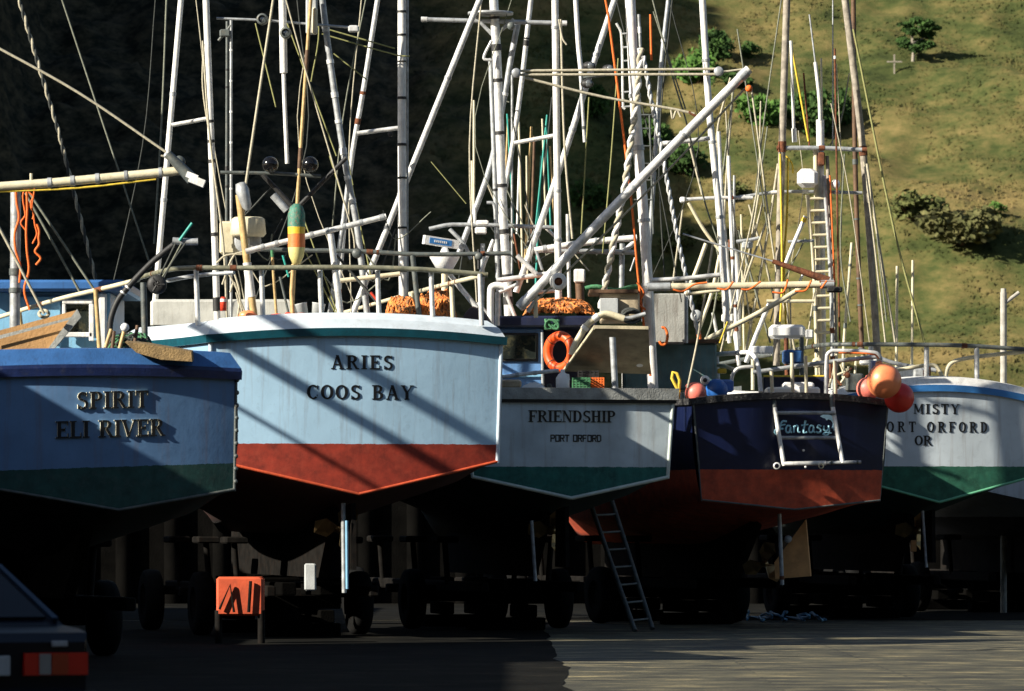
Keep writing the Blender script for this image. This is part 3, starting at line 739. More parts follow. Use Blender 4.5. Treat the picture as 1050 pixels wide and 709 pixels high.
    def wbox(s,nm,m,x0,y0,x1,y1,dy,depth,bev=.02,parent=None,rz=None,label=None):
        """box whose near face spans the pixel rectangle"""
        a=s.W(x0,y1,dy); b_=s.W(x1,y0,dy); c=(a+b_)/2; c.y+=depth/2; mb=MB()
        mb.bbox(c,(abs(b_.x-a.x),depth,abs(b_.z-a.z)),bev,0,rz if rz is not None else 0); return mb.part(nm,M[m] if isinstance(m,str) else m,parent or s.root,s.inv,label)
    def disc(s,nm,m,x,y,dy,r,thick=.06,m2=None,r2=None,parent=None):
        c=s.W(x,y,dy); sc_=(s.D0+dy)/F; mb=MB(); A=Matrix.Rotation(R(90),3,'X')
        if r2: mb.lathe([(r2*sc_,thick/2),(r*sc_*.85,thick/2),(r*sc_,thick*.25),(r*sc_,-thick*.25),(r*sc_*.85,-thick/2),(r2*sc_,-thick/2),(r2*sc_,thick/2)],c,24,0,A)
        else: mb.lathe([(.001,thick/2),(r*sc_*.85,thick/2),(r*sc_,thick*.25),(r*sc_,-thick*.25),(r*sc_*.85,-thick/2),(.001,-thick/2)],c,24,0,A)
        if m2: mb.lathe([(.001,thick*.3),((r2 or r*.4)*sc_,thick*.3),((r2 or r*.4)*sc_,-thick*.3),(.001,-thick*.3)],c,16,1,A)
        return mb.part(nm,[M[m],M[m2 or m]],parent or s.root,s.inv)
    def trailer(s,label):
        TRAILERS.append((s,label))

def keel_blocks(s,y,label):
    t=MB(); Mx=s.fwd; z=0; rr=random.Random(int(s.D0*7+y))
    zt=max(.76,s.zk-1.16)
    k=0
    while z<zt-.05:
        h=min(.2,zt-z); a=rr.uniform(-.08,.08)
        for q in ((-.28,.28) if k%2 else (0,)):
            c=Mx@Vector(((0 if k%2 else 0)+q if k%2 else 0, y+(0 if k%2 else 0), z+h/2)); t.bbox(c,((.22,1.1,h-.01) if k%2 else (1.2,.3,h-.01)),.015,0,s.yaw+a)
        z+=h; k+=1
    t.thing('keel_blocks',M['shadetimber'],label,'timber blocks','timber blocks under the keels')
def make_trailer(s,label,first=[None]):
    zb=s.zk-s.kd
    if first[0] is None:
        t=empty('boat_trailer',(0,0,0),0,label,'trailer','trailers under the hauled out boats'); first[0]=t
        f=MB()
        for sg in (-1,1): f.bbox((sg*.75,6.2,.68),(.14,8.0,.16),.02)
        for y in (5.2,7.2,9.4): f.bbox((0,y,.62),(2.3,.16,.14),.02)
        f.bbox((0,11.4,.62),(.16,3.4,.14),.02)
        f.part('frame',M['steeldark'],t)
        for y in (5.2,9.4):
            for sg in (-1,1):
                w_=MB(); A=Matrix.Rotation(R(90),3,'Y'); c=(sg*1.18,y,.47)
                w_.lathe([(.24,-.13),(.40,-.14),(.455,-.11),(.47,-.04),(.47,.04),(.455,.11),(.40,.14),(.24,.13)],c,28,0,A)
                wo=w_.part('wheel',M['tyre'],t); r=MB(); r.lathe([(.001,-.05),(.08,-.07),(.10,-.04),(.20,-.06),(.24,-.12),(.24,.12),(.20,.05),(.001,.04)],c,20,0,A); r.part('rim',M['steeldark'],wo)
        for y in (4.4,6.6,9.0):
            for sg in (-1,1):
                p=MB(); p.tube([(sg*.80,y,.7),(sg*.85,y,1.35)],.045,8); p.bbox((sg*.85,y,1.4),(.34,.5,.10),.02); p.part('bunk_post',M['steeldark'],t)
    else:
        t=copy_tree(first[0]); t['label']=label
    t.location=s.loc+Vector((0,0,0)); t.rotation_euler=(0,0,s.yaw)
    return t

def thing_tube(nm,m,pts,r,label,cat,group=None,n=8,closed=False):
    mb=MB(); mb.tube(pts,r,n,closed=closed); return mb.thing(nm,M[m],label,cat,group)
def netpile(nm,x0,y0,x1,y1,D,m1,m2,label,seed,strands=130,depth=.9,group='heaps of trawl net on the decks',cat='net pile'):
    rr=random.Random(seed); a=W(x0,y1,D); b_=W(x1,y0,D); cx=(a.x+b_.x)/2; w_=(b_.x-a.x)/2; h=b_.z-a.z; mb=MB()
    def top(u,v): return h*max(.05,(1-abs(u)**5))*(1-.5*v*v)*(1+.22*noise.noise(Vector((u*3,v*3,seed))))*.96
    n=22; vs=[];fs=[]
    for i in range(n+1):
        for j in range(n+1):
            u=-1+2*i/n; v=-1+2*j/n; vs.append((cx+u*w_,D+depth/2+v*depth/2,a.z+top(u,v)*.93+rr.uniform(-.015,.015)))
    for i in range(n):
        for j in range(n): k=i*(n+1)+j; fs.append((k,k+n+1,k+n+2,k+1))
    mb.add(vs,fs,0)
    for _ in range(strands):
        u=rr.uniform(-.93,.93); v=rr.uniform(-1,.3); d=rr.random()*6.28; P=[]
        for q in range(7):
            P.append(Vector((cx+u*w_,D+depth/2+v*depth/2-.03,a.z+top(max(-1,min(1,u)),v)*rr.uniform(.35 if v<-.8 else .93,1.05))))
            d+=rr.uniform(-.9,.9); u+=math.cos(d)*.06/w_*.8; v+=math.sin(d)*.12
            u=max(-1,min(1,u)); v=max(-1.02,min(1,v))
        mb.tube(P,rr.uniform(.009,.018),5,rr.choice([0,1,1,1]),caps=False)
    return mb.thing(nm,[M[m1],M[m2]],label,cat,group)
# ================================================================== boat 1: blue boat at the left edge
def zpix(y,D): return CH+(HY-y)/F*D
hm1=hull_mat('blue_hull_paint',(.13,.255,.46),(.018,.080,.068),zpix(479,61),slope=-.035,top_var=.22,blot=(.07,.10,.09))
hu1=hull_mat('blue_hull_dark_bottom',(.10,.225,.47),(.012,.018,.016),zpix(479,61)+.03)  # hull copy with the shade of the underside put into its bottom colour
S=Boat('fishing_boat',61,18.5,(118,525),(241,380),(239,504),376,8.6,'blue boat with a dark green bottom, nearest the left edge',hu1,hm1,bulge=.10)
S.root['label']='deep blue boat with dark blue gunwale and dark green bottom at the left edge'
S.sweep('rub_strip',[(-.05,-.11),(.055,-.11),(.06,-.02),(.05,.02),(-.05,.02)],M['strip'])
S.sweep('cap_rail',[(-.32,.02),(.05,.021),(.03,.05),(-.06,.20),(-.30,.215)],M['blue'])
S.trim(M['dkgrey'],.018)
S.name('SPIRIT',75,149,402.5,420,'letteredge',.02,slope=.03)
S.name('ELI RIVER',54,165.5,432.5,450,'letteredge',.02,slope=.03)
mb=MB()   # bolt heads down the corner
for i in range(9):
    u=.08+i*.105; x=S.bc+(S.bs-S.bc)*(1-u)+.01; mb.ball((x,-.06,S.zc+(S.zs-S.zc)*(1-u)),.028,0,8)
mb.part('corner_bolt',M['dkgrey'],S.tr)
# wheelhouse
cab=S.wbox('wheelhouse','ltblue',-30,299,113,366,4.5,2.4)
S.wbox('roof','blue',-34,287,129,298.5,4.2,3.0,.05,cab)
S.wbox('wall_panel','ltblue',19,304,62,362,4.44,.06,.01,cab)
S.wbox('window_pane','glass',67,312,91,341,4.43,.05,.005,cab)
fr=MB()
for (x0,y0,x1,y1) in ((64,307,95,312),(64,341,95,346),(64,312,67.5,341),(91.5,312,96,350)):
    a=S.W(x0,y1,4.38); b_=S.W(x1,y0,4.38); fr.bbox(((a.x+b_.x)/2,a.y,(a.z+b_.z)/2),(b_.x-a.x,.08,b_.z-a.z),.008)
fr.part('window_frame',M['white'],cab,S.inv)
S.wbox('corner_post','white',101,300,109,366,4.3,.12,.02,cab)
# rig
S.pole('boom','cream',4.6,3,[(-8,192),(60,187),(188,175)],('galv',[(.3,.05),(.42,.05),(.55,.05),(.7,.04),(.88,.04)]))
S.line('ropeyel',1.3,3.0,[(-8,197),(80,193),(160,184)],'rope')
S.line('rope',1.5,3.2,[(-8,46),(80,95),(170,156)],'rope'); S.line('rope',1.2,3.2,[(165,160),(178,163),(192,175)],'rope')
S.disc('pulley','dkgrey',184,166,3.1,6,.1,'dkgrey'); S.disc('pulley','galv',171,160,3.1,3.2,.06,'dkgrey')
mb=MB(); a=S.W(172,158,2.9); b_=S.W(197,184,2.9); mb.tube([a,b_],[.05,.075],8); mb.part('boom_fitting',M['dkgrey'],S.root,S.inv)
mb=MB(); c=S.W(202,186,2.8); mb.box(c,(.19,.14,.09),0,M=Matrix.Rotation(R(22),3,'Y')); c=S.W(197,181,2.8); mb.box(c,(.14,.12,.07),0,M=Matrix.Rotation(R(22),3,'Y')); mb.part('boom_end_plate',M['white'],S.root,S.inv)
S.pole('boom_peg','cream',1.6,3,[(32,178),(32,187)])
S.twist('twisted_rope','rope','ropedark',2.3,9,[(18,-5),(60,135),(99,290)])
S.line('ropegrey',1,9,[(62,-5),(110,140),(155,275)])
S.line('ropegrey',1.1,8,[(171,-5),(166,120),(158,250)])
S.line('ropegrey',1.4,3.9,[(26,198),(82,300)]); S.line('ropegrey',1.4,3.9,[(30,198),(97,298)])
S.line('rope',1.6,1.0,[(-4,228),(13,260),(45,322)],'rope')
S.pole('mast','galv',5.5,3.6,[(16,188),(16,240),(15,345)],('dkgrey',[(.58,.08),(.7,.06)]))
rr=random.Random(3)
for k,(x,y0,y1) in enumerate([(18,190,290),(24,192,236),(28,196,318),(34,192,250),(38,230,272),(31,190,225)]):
    P=[(x+rr.uniform(-3,3)+ (i-3)*rr.uniform(-.8,.8),y0+(y1-y0)*i/6) for i in range(7)]; S.line('orange',.9 if k%2 else 1.3,3.3,P,'hanging_cord')
# davit with block on the stern corner
S.pole('davit','black',3.2,.9,[(114,362),(113,332),(120,310),(133,293),(155,270),(172,256),(184,247)],('alu',[(.45,.02),(.5,.02)]))
S.pole('davit_head','galv',3.6,.85,[(177,247),(190,248),(203,248)]); S.pole('davit_handle','teal',1.5,.8,[(184,247),(197,229)])
S.line('ropedark',1,.8,[(180,250),(168,275),(160,290)]); S.line('ropegrey',.8,.8,[(186,250),(174,272),(164,288)]); S.line('ropedark',1,.8,[(190,250),(176,270),(166,290)])
S.disc('gurdy_wheel','black',161,292,.8,10,.14,'dkgrey',3.5); 
for k in range(3):
    A=[(161+8*math.cos(k*2.1),292+8*math.sin(k*2.1)),(161-3*math.cos(k*2.1),292-3*math.sin(k*2.1))]; S.pole('wheel_spoke','black',1.3,.74,A)
S.pole('gurdy_post','dkgrey',3.4,1.4,[(147,290),(149,364)])
S.trailer('dark trailer under the deep blue boat at the left edge')
# loose things on its stern
a=[W(-12,342,62.50),W(79,318,62.50),W(49,362,62.50),W(-12,362,62.50)]
k=MB(); D=Vector((0,.07,0)); k.add([p for p in a]+[p+D for p in a],[(0,3,2,1),(4,5,6,7),(0,1,5,4),(1,2,6,5),(2,3,7,6),(3,0,4,7)])
e=[W(79,317,62.40),W(83,325,62.40),W(52,362,62.40),W(46,362,62.40)]; k.add(e+[p+D*1.3 for p in e],[(0,3,2,1),(4,5,6,7),(0,1,5,4),(1,2,6,5),(2,3,7,6),(3,0,4,7)],1)
k.add([W(-12,347,62.42),W(74,325,62.42),W(72,328,62.42),W(-12,351,62.42)],[(0,3,2,1)],1)
k.thing('wooden_skiff_end',[M['dorywood'],M['greycap']],'tan planked wooden skiff end tilted up behind the blue gunwale','skiff')
thing_tube('rope_loop','rope',[W(45+5*math.cos(q),322+3.5*math.sin(q),62.20+.05*math.sin(q*2)) for q in [i*.5 for i in range(13)]],.02,'small pale rope loop tied on the tip of the tan skiff','rope')
netpile('net_heap',106,342,158,366,61.60,'green','ropedark','green and dark rope heap with upright sticks on the blue stern',11,60,.5,None,'rope heap')
for k_,(x0,y0,x1,y1,cl) in enumerate([(108,357,114,338,'tan'),(122,360,129,333,'tan'),(137,360,141,334,'brown'),(115,358,117,340,'brown')]):
    thing_tube('stick',cl,[W(x0,y0,61.50),W(x1,y1,61.55)],.022,['thin tan stick leaning left in the green rope heap','longer tan stick in the middle of the green rope heap','dark brown stick at the right of the green rope heap','short brown stick beside the black davit'][k_],'stick','sticks standing in the rope heap')
k=MB(); k.tube([W(126,338,61.50),W(130,334,61.50)],.045,8); k.ball(W(128,336,61.45),.05); k.thing('net_float',M['whiteplastic'],'small white knob on a stick above the green rope heap','float')
k=MB(); pl=[W(128,351,60.86),W(150,353,60.86),W(196,361,60.86),W(197,371,60.86),W(165,369,60.86),(W(140,362,60.86))]; D=Vector((0,.35,.03)); n=6
k.add(pl+[p+D for p in pl],[tuple(range(5,-1,-1)),tuple(range(6,12))]+[(i,(i+1)%6,6+(i+1)%6,6+i) for i in range(6)]); k.thing('weathered_plank',M['plank'],'weathered brown plank lying on the blue gunwale near its right corner','plank')

# ================================================================== boat 2: pale blue boat with red bottom
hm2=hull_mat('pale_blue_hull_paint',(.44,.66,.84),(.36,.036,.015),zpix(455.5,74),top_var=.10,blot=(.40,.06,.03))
hu2=hull_mat('pale_blue_hull_dark_bottom',(.31,.52,.74),(.06,.014,.008),zpix(455.5,74),blot=(.05,.02,.012))  # darkened copy of the red bottom, standing in for shade under the hull
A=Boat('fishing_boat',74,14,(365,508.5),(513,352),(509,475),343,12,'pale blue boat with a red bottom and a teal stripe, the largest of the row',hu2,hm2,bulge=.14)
A.sweep('rub_strip',[(-.05,-.03),(.07,-.03),(.075,.08),(-.05,.08)],M['tealpaint'])
A.sweep('cap_rail',[(-.20,.081),(.05,.081),(-.02,.20),(-.20,.30)],mat('pale_cap_paint',(.66,.74,.80),.4,0,.1,5,(.3,.25,.2),.3))
A.trim(mat('pale_corner_paint',(.62,.72,.80),.25,0,.1,5),.03,True,False)
tb=MB()
for sg in (-1,1): tb.tube([(sg*A.bc*u,A.ty(A.bc*u)-.004,A.zk+(A.zc-A.zk)*u+.02) for u in [i/12 for i in range(13)]],.022,8)
tb.part('chine_trim',M['red_bottom'],A.tr)
A.name('ARIES',336.5,400,364.7,379,'letter',.007); A.name('COOS BAY',312,421,395,409.8,'letter',.007)
A.wbox('trunk_cabin','dullwhite',154,307,300,336,6.5,2.0,.04)
# stern and side rails
rail=A.pole('rail','olive',2.6,.3,[(140,286,3),(160,280,1.6),(182,275.5,.5),(240,275,.25),(370,274.5,.2),(440,277,.25),(500,282,.35)])
A.pole('rail','galv',2.2,.6,[(172,288,1.6),(200,283,.9),(240,279.5,.5)])
for x,y0 in ((201,276),(268,275),(328,275),(387,275),(442,277),(492,281)): A.pole('rail_post','alu',2.7,.32,[(x,y0),(x+2,334)],parent=rail)
sr=S.pole('rail','cream',2.4,2,[(-6,327,4.3),(60,307,3.4),(110,295,2.6),(142,287,2.0)],('rust',[(.3,.1),(.7,.15)]))
for x,y0,dy in ((98,297,2.7),(20,321,3.9)): S.pole('rail_post','tan',2.4,dy,[(x,y0),(x+4,358)],parent=sr)
r2=A.pole('rail','cream',2.3,.3,[(493,283,.4),(460,291,3),(422,301,7),(380,313,11),(348,322,14)])
for x,y0,dy in ((422,301,6.5),(463,292,3)): A.pole('rail_post','cream',2.6,dy,[(x,y0),(x+2,336)],parent=r2)
# gallows bar and boom
gb=A.pole('gallows_bar','dkgrey',2.3,4,[(262,256),(370,258),(430,261),(524,260)])
A.pole('gallows_leg','dkgrey',2.8,4,[(423,262),(431,336)],parent=gb); A.disc('clamp','dkgrey',366,260,3.9,5,.12,parent=gb); A.disc('clamp','dkgrey',491,263,3.9,4,.12,parent=gb); A.pole('clamp_bolt','black',1.8,3.9,[(491,256),(491,276)],parent=gb)
bo=A.pole('boom','alu',2.9,3,[(252,258),(396,222)],('galv',[(.12,.05),(.22,.05),(.35,.05),(.47,.05),(.58,.05),(.7,.05),(.82,.05),(.97,.07)]))
# poles
A.pole('trolling_pole','white',3.0,7,[(186,-5),(163,262),(157,334)],('galv',[(.3,.06),(.62,.05)]))
A.pole('trolling_pole','white',3.5,5,[(211,-5),(216,130),(220,240),(223,336)],('black',[(.38,.04),(.44,.04),(.5,.05),(.72,.05),(.93,.2)]))
A.pole('crossbar','white',2.1,6,[(176,128.5),(214,121.5)])
A.pole('antenna','galv',1.5,5.5,[(237,20),(237,336)],('white',[(.1,.03),(.2,.03),(.3,.03),(.4,.03),(.55,.03),(.7,.03)]))
A.pole('antenna','dkgrey',1.6,5.8,[(233,22),(232,336)]); A.pole('lamp_arm','dkgrey',1.5,5.5,[(224,42),(237,26)]); A.wbox('lamp','dkgrey',225,30,236,38,5.4,.1)
A.line('rope',1.2,4.5,[(208,42),(215,140),(229,250),(233,334)]); A.line('rope',1,4.6,[(209,45),(208,90),(217,150)])
A.line('rope',1.5,4,[(281,-5),(266,95),(252,190)],'stay'); A.pole('pole','tan',3.8,3.6,[(245,200),(250,243),(256,290),(262,334)],('white',[(.65,.5)]))
A.pole('whip_antenna','white',2.2,5,[(290,-5),(291,80),(294.5,168)],('galv',[(.2,.3)])); A.pole('antenna_base','white',4.0,5,[(289.5,-5),(291,75)])
A.line('rope',.9,4.4,[(292,-5),(313,71),(362,240),(364,260)])
A.pole('pole','tan',1.9,4.8,[(319,-5),(306,190),(299,330)],('brown',[(.2,.3),(.5,.3)]),1.1); A.wbox('mast_box','greyplastic',313.5,-6,325,35,4.9,.16,.02); A.wbox('mast_box','cream',320,8,325.5,35,4.85,.1,.02)
for x in (277,318):
    k=MB(); c=A.W(x,169,4.7); k.ball(c,.122,0,18); k.tube([c,c+Vector((0,0,-.14))],.02,6,1); k.part('floodlight',[M['glossblack'],M['black']],A.root,A.inv)
A.pole('light_bar','dkgrey',1.8,4.8,[(226,177),(282,178),(329,181)])
lb=A.pole('light_bar','galv',1.3,5.1,[(222,19),(270,21),(330,26),(368,29)]); A.wbox('lamp','alu',357,26,368,33,5.0,.1)
for x,y in ((269,20),(293,34)): A.disc('floodlight','dkgrey',x,y,4.95,6,.14,'lens',4)
A.pole('lattice_pole','galv',3.4,5.2,[(330,-5),(336,44),(348,130),(358,190),(366,232),(378,336)],('alu',[(.1,.1),(.2,.06),(.3,.08),(.38,.05),(.47,.1),(.55,.06),(.62,.08)]))
A.pole('pole','alu',3.5,3.4,[(339,240),(344,280),(351,336)]); A.pole('pole','galv',2.7,6,[(357,189),(348,256),(336,336)])
A.pole('strut','black',2.6,5,[(268,178),(300,212)]); A.pole('strut','black',2.3,5,[(355,162),(308,210)]); A.pole('strut','galv',4,4.6,[(280,200),(294,216)])
A.pole('trolling_pole','alu',2.7,8,[(388,-5),(373,90),(361,160),(352,240),(345,336)])
A.pole('mast','white',4.4,6,[(412,-5),(412,120),(412.5,240),(413,336)],('black',[(.05,.03),(.12,.03),(.2,.02),(.31,.04),(.45,.04),(.55,.03),(.7,.03),(.83,.03)]))
A.pole('pole','galv',1.2,6.1,[(418,-5),(417.5,336)]); A.pole('crossbar','alu',2.3,7,[(366,137),(412,131)]); A.pole('crossbar','cream',2.4,5,[(349,288),(410,281)])
A.pole('trolling_pole','alu',3.3,7.5,[(494,-5),(482,24),(396,237),(356,336)],('galv',[(.25,.04),(.6,.04)]))
A.disc('insulator','black',400,138,6.8,2.5,.06)
for pts in ([(338,160),(373,272)],[(355,160),(380,282)],[(376,-5),(352,120),(341,232)],[(311,223),(349,330)],[(309,250),(346,325)],[(293,20),(345,160)],[(330,35),(408,57),(420,58)],[(335,30),(405,50)],[(342,55),(376,82)],[(318,12),(327,30),(319,84)],[(344,80),(352,140),(362,190)],[(262,24),(283,110)]):
    A.line('ropeyg' if pts[0][0]<370 else 'ropegrey',.8,5.6,pts)
A.line('ropeyg',.6,4.6,[(442,166),(478,209)]); A.line('ropedark',1.5,4.2,[(345,262),(388,312)],'hose'); A.line('red',1.5,4.1,[(380,300),(390,312)],'rope')
A.line('teal',1.2,3.6,[(290,262),(296,284)]); A.pole('pole','tan',1.5,3.2,[(279,258),(281,290),(284,330)],('green',[(.03,.1)])); A.pole('pole','ropedark' if 0 else 'dkgrey',1.3,3.6,[(287,284),(297,326)])
for pts in ([(236,300),(240,290),(247,310),(256,334)],[(234,280),(244,300),(250,330)],[(228,292),(240,262),(252,258)],[(222,270),(232,262),(252,261)],[(237,270),(246,302),(243,330)]): A.line('rope',1.1,3.8,pts,'rope')
A.pole('ladder_rail','rope',.8,5.5,[(242,300),(247,322)])
# funnel-like mesh cap on the tan pole, radar drum
k=MB(); A_=A.W(250,201,3.5); k.lathe([(.03,-.22),(.07,-.16),(.10,.08),(.07,.19),(.02,.2)],A_,12,0,Matrix.Rotation(R(-16),3,'Y')); k.part('mesh_cap',M['galv'],A.root,A.inv)
k=MB(); c=A.W(254.5,243,5); s_=79/F; k.lathe([(.001,0),(16*s_,0),(18.5*s_,3*s_),(17*s_,18*s_),(14.5*s_,20*s_),(.001,20*s_)],c,24,0); rd=k.part('radar_drum',M['cream'],A.root,A.inv)
A.wbox('electronics_box','cream',225,227,243,261,5.2,.3,.03); A.pole('radar_post','alu',3,5,[(254,244),(254,336)]); A.disc('shelf','galv',254,247,5,14,.05)
A.trailer('dark trailer under the pale blue and red boat')
A.rudder(M['steeldark'],[(.15,A.zk-.1),(.75,A.zk-.15),(.8,1.0),(.1,1.0)])
A.pole('rudder_stock','galv',2.6,.2,[(352,516),(353,608)]); A.wbox('rudder_bearing','greyplastic',312,578,324,606,.6,.12,.02); A.pole('cooling_pipe','ltblue',1.6,.1,[(355.5,534),(356,604)])
rr=random.Random(61)
for i in range(5):
    x=rr.uniform(150,500); A.line(rr.choice(['ropegrey','ropedark','rope']),rr.uniform(.45,.85),rr.uniform(4,8),[(x,-5),(x+rr.uniform(-40,40),150),(x+rr.uniform(-80,80),332)])
for i in range(10):
    x=rr.uniform(200,470); y=rr.uniform(190,290); A.line(rr.choice(['ropedark','ropegrey','rope']),rr.uniform(.5,1.0),5.5,[(x,y),(x+rr.uniform(10,30),y+rr.uniform(18,40)),(x+rr.uniform(30,70),y+rr.uniform(-20,20))],'rope')
# float on a pole
k=MB(); c=W(304,271,76.6); s_=76.6/F
k.lathe([(.5*s_,-1*s_),(4*s_,0),(7.5*s_,8*s_),(8.8*s_,17*s_),(8.8*s_,18*s_),(8.8*s_,25*s_),(8.8*s_,31*s_),(9*s_,37*s_),(9*s_,38*s_),(8.8*s_,52*s_),(6.5*s_,59*s_),(2.5*s_,62*s_),(.01,62*s_)],c,22,[2,2,2,3,3,3,1,1,0,0,0,0],None)
k.thing('buoy',[M['foam_mottled'],M['foam_yellow'],M['foam_pale'],M['foam_orange']],'bullet-shaped float, mottled green above and pale yellow below, above the pale blue stern','buoy')
thing_tube('buoy_staff','tan',[W(301,271,76.6),W(299,300,76.6),W(301,336,76.6)],.032,'white and tan staff holding up the bullet-shaped float','pole')
k=MB(); c=W(229,319,76.5); k.lathe([(.001,0),(.045,0),(.045,.17),(.03,.2),(.001,.2)],c,14,0); k.lathe([(.046,.13),(.046,.17)],c,14,1); k.thing('orange_flask',[M['red'],M['whiteplastic']],'small red-orange cylinder with white top hanging beside the white pole','float')
k=MB(); c=W(254,324,76.8); k.ball(c,.10,0,14,(1.3,.8,.8)); k.thing('orange_float',M['ballorange'],'small orange float lying behind the rail at the foot of the tan pole','float')
k=MB(); rr=random.Random(9)
for i in range(7): k.bbox(W(283+i*4,326-rr.random()*3,76.4),(.09,.3,.07),.02,0,rr.random())
k.thing('red_rag',M['red'],'crumpled red cloth lying along the pale stern below the float','cloth')
for i,(x,y,r,l) in enumerate([(313,316,.085,'clear grey bucket on the stern, left of its pair'),(324,316,.095,'larger clear grey bucket on the stern, right of its pair')]):
    k=MB(); c=W(x,333,77); k.lathe([(.001,0),(r*.75,0),(r,.3),(r*1.08,.31),(r*.95,.3),(r*.7,.03)],c,18,0,Matrix.Rotation(R(8 if i else -12),3,'Y')); k.thing('bucket',M['greyplastic'],l,'bucket','buckets on the pale blue stern')
netpile('trawl_net',393,304,430,336,78,'netbrown','net','low orange net heap left of the tall white mast post',21,170,.7)
netpile('trawl_net',425,297,469,336,78.3,'netbrown','net','taller orange and tan net heap right of the white mast post',22,260,.8)
k=MB(); a=W(470,336,79); n=14; vs=[];fs=[]
for i in range(n+1):
    for j in range(n+1):
        u=-1+2*i/n; v=-1+2*j/n; h=.30*(1-abs(u)**2)*(1-.7*v*v)*(1+.25*noise.noise(Vector((u*2,v*2,1)))); vs.append((a.x+.26+u*.27,a.y+v*.3,a.z+h))
k.add(vs,[(i*(n+1)+j,i*(n+1)+n+1+j,i*(n+1)+n+2+j,i*(n+1)+j+1) for i in range(n) for j in range(n)],0,True); k.thing('tarp_heap',M['tarp'],'dark brown tarpaulin bundle at the right end of the pale blue stern','tarp')

# ================================================================== boat 3: grey-white boat with green bottom
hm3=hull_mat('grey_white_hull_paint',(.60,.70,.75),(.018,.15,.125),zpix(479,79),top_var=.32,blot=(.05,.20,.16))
hu3=hull_mat('grey_white_hull_dark_bottom',(.38,.48,.55),(.010,.030,.026),zpix(479,79))  # green bottom blackened to paint in the shade below this hull
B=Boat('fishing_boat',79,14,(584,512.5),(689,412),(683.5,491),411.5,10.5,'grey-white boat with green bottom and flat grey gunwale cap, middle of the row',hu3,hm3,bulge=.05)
B.sweep('rub_strip',[(-.05,-.03),(.045,-.03),(.05,.02),(-.05,.02)],M['black'])
B.sweep('cap_rail',[(-.25,.021),(.075,.021),(.08,.19),(-.25,.20)],M['greycap'])
B.trim(mat('cream_corner_paint',(.60,.66,.60),.3,0,.15,5),.028,True,True)
B.name('FRIENDSHIP',540,629.5,421,433,'letteredge',.012); B.name('PORT ORFORD',562.5,615,446,453.2,'greycap',.006,True)
# wheelhouse
wh=B.wbox('wheelhouse','midblue',500,336,557,402,5,2.6,.03)
B.wbox('roof','navy',496,324,612,335.5,4.8,3.0,.03,wh); B.wbox('wall','navy',557.5,335.5,604,402,6.2,1.6,.02,wh)
B.wbox('window_frame','black',513,341.5,552,371,4.96,.06,.01,wh); B.wbox('window_pane','glass',515.5,344,549.5,368.5,4.93,.04,.005,wh); B.pole('grab_rail','galv',1.6,4.85,[(556,341),(556.5,396)],parent=wh)
B.wbox('wall_panel','ltblue',510,384,556,387,4.95,.06,.01,wh)
# heavy poles
B.pole('mast','alu',4.8,6,[(506,-5),(510,70),(515,200),(520,290),(522,332)],('black',[(.07,.04),(.16,.1),(.26,.05),(.42,.05),(.58,.05),(.72,.07),(.86,.1),(.93,.12)]))
B.pole('pole','galv',2.6,6.4,[(503,60),(508,200),(511,300),(512,330)],('black',[(.5,.04)]))
pf=B.pole('crossbar','galv',2.3,6,[(432,20),(500,22),(581,24)],('alu',[(.02,.1),(.98,.1)])); k=MB(); k.lathe([(.001,-.02),(.36,-.02),(.36,.02),(.001,.02)],B.W(503,14,6),24); k.part('radar_plate',M['galv'],B.root,B.inv)
B.pole('brace','galv',2,6,[(488,18),(505,36)]); B.pole('brace','galv',2,6,[(527,20),(508,36)]); B.pole('bracket','alu',1.5,5.8,[(504,42),(496,60),(504,62)]); B.disc('lamp','dkgrey',524,27,5.8,4,.12,'lens')
B.pole('pole','galv',3.2,6.5,[(531,24),(524,60),(517,100),(503,170),(478,240),(470,262)],('alu',[(.3,.05),(.5,.05)]))
B.pole('pole','alu',2.7,7,[(545,-5),(531,115),(517,200),(508,258)]); B.pole('pole','galv',1.2,7,[(525,76),(525,290)])
B.pole('trolling_pole','white',3.7,5.5,[(569,-5),(571,150),(572,240),(573,330)],('galv',[(.1,.05),(.6,.04),(.75,.04)])); B.pole('crossbar','white',2.2,6,[(527,147),(570,139)])
B.line('rope',1,5.3,[(573,20),(577,40),(581,46)],'rope'); B.line('rope',1.3,5.4,[(575,20),(579,150),(587,245)],'stay')
B.pole('whip_antenna','white',2.6,5,[(590,-5),(593,45),(596,75)]); B.pole('whip_antenna','alu',1.8,5,[(595,72),(599.5,146)],('dkgrey',[(.3,.06),(.8,.05)]))
B.pole('trolling_pole','alu',3.4,5.8,[(632,-5),(607,70),(577,164),(529,300)],('galv',[(.2,.05),(.45,.05),(.8,.05)]))
for x,y in ((604,68),(624,71),(602,86)):
    k=MB(); c=B.W(x,y,4.8); k.ball(c,.09,0,14,(1.15,1,.8)); k.ball(c+Vector((.02,-.07,.0)),.055,1,12,(1,.5,1)); k.part('floodlight',[M['black'],M['lens']],B.root,B.inv)
B.pole('lamp_bracket','dkgrey',1.5,4.9,[(598,80),(628,76)])
B.line('rope',1.5,3,[(527,73),(737,71)],'hauling_line'); B.line('rope',1.5,3,[(530,77),(738,76.5)],'hauling_line'); B.line('rope',1.5,3,[(538,80),(620,100),(690,112),(712,117)],'hauling_line')
B.disc('pulley','galv',529,75,2.9,5,.08,'dkgrey'); B.disc('pulley','galv',737,73.5,2.9,5,.08,'dkgrey'); B.pole('hook','rust',1.5,3,[(706,115),(722,124)]); B.line('rope',1.2,3,[(688,112),(690,122),(694,113),(698,120)],'rope_knot'); B.line('rope',1.2,3,[(742,74),(764,71)],'hauling_line')
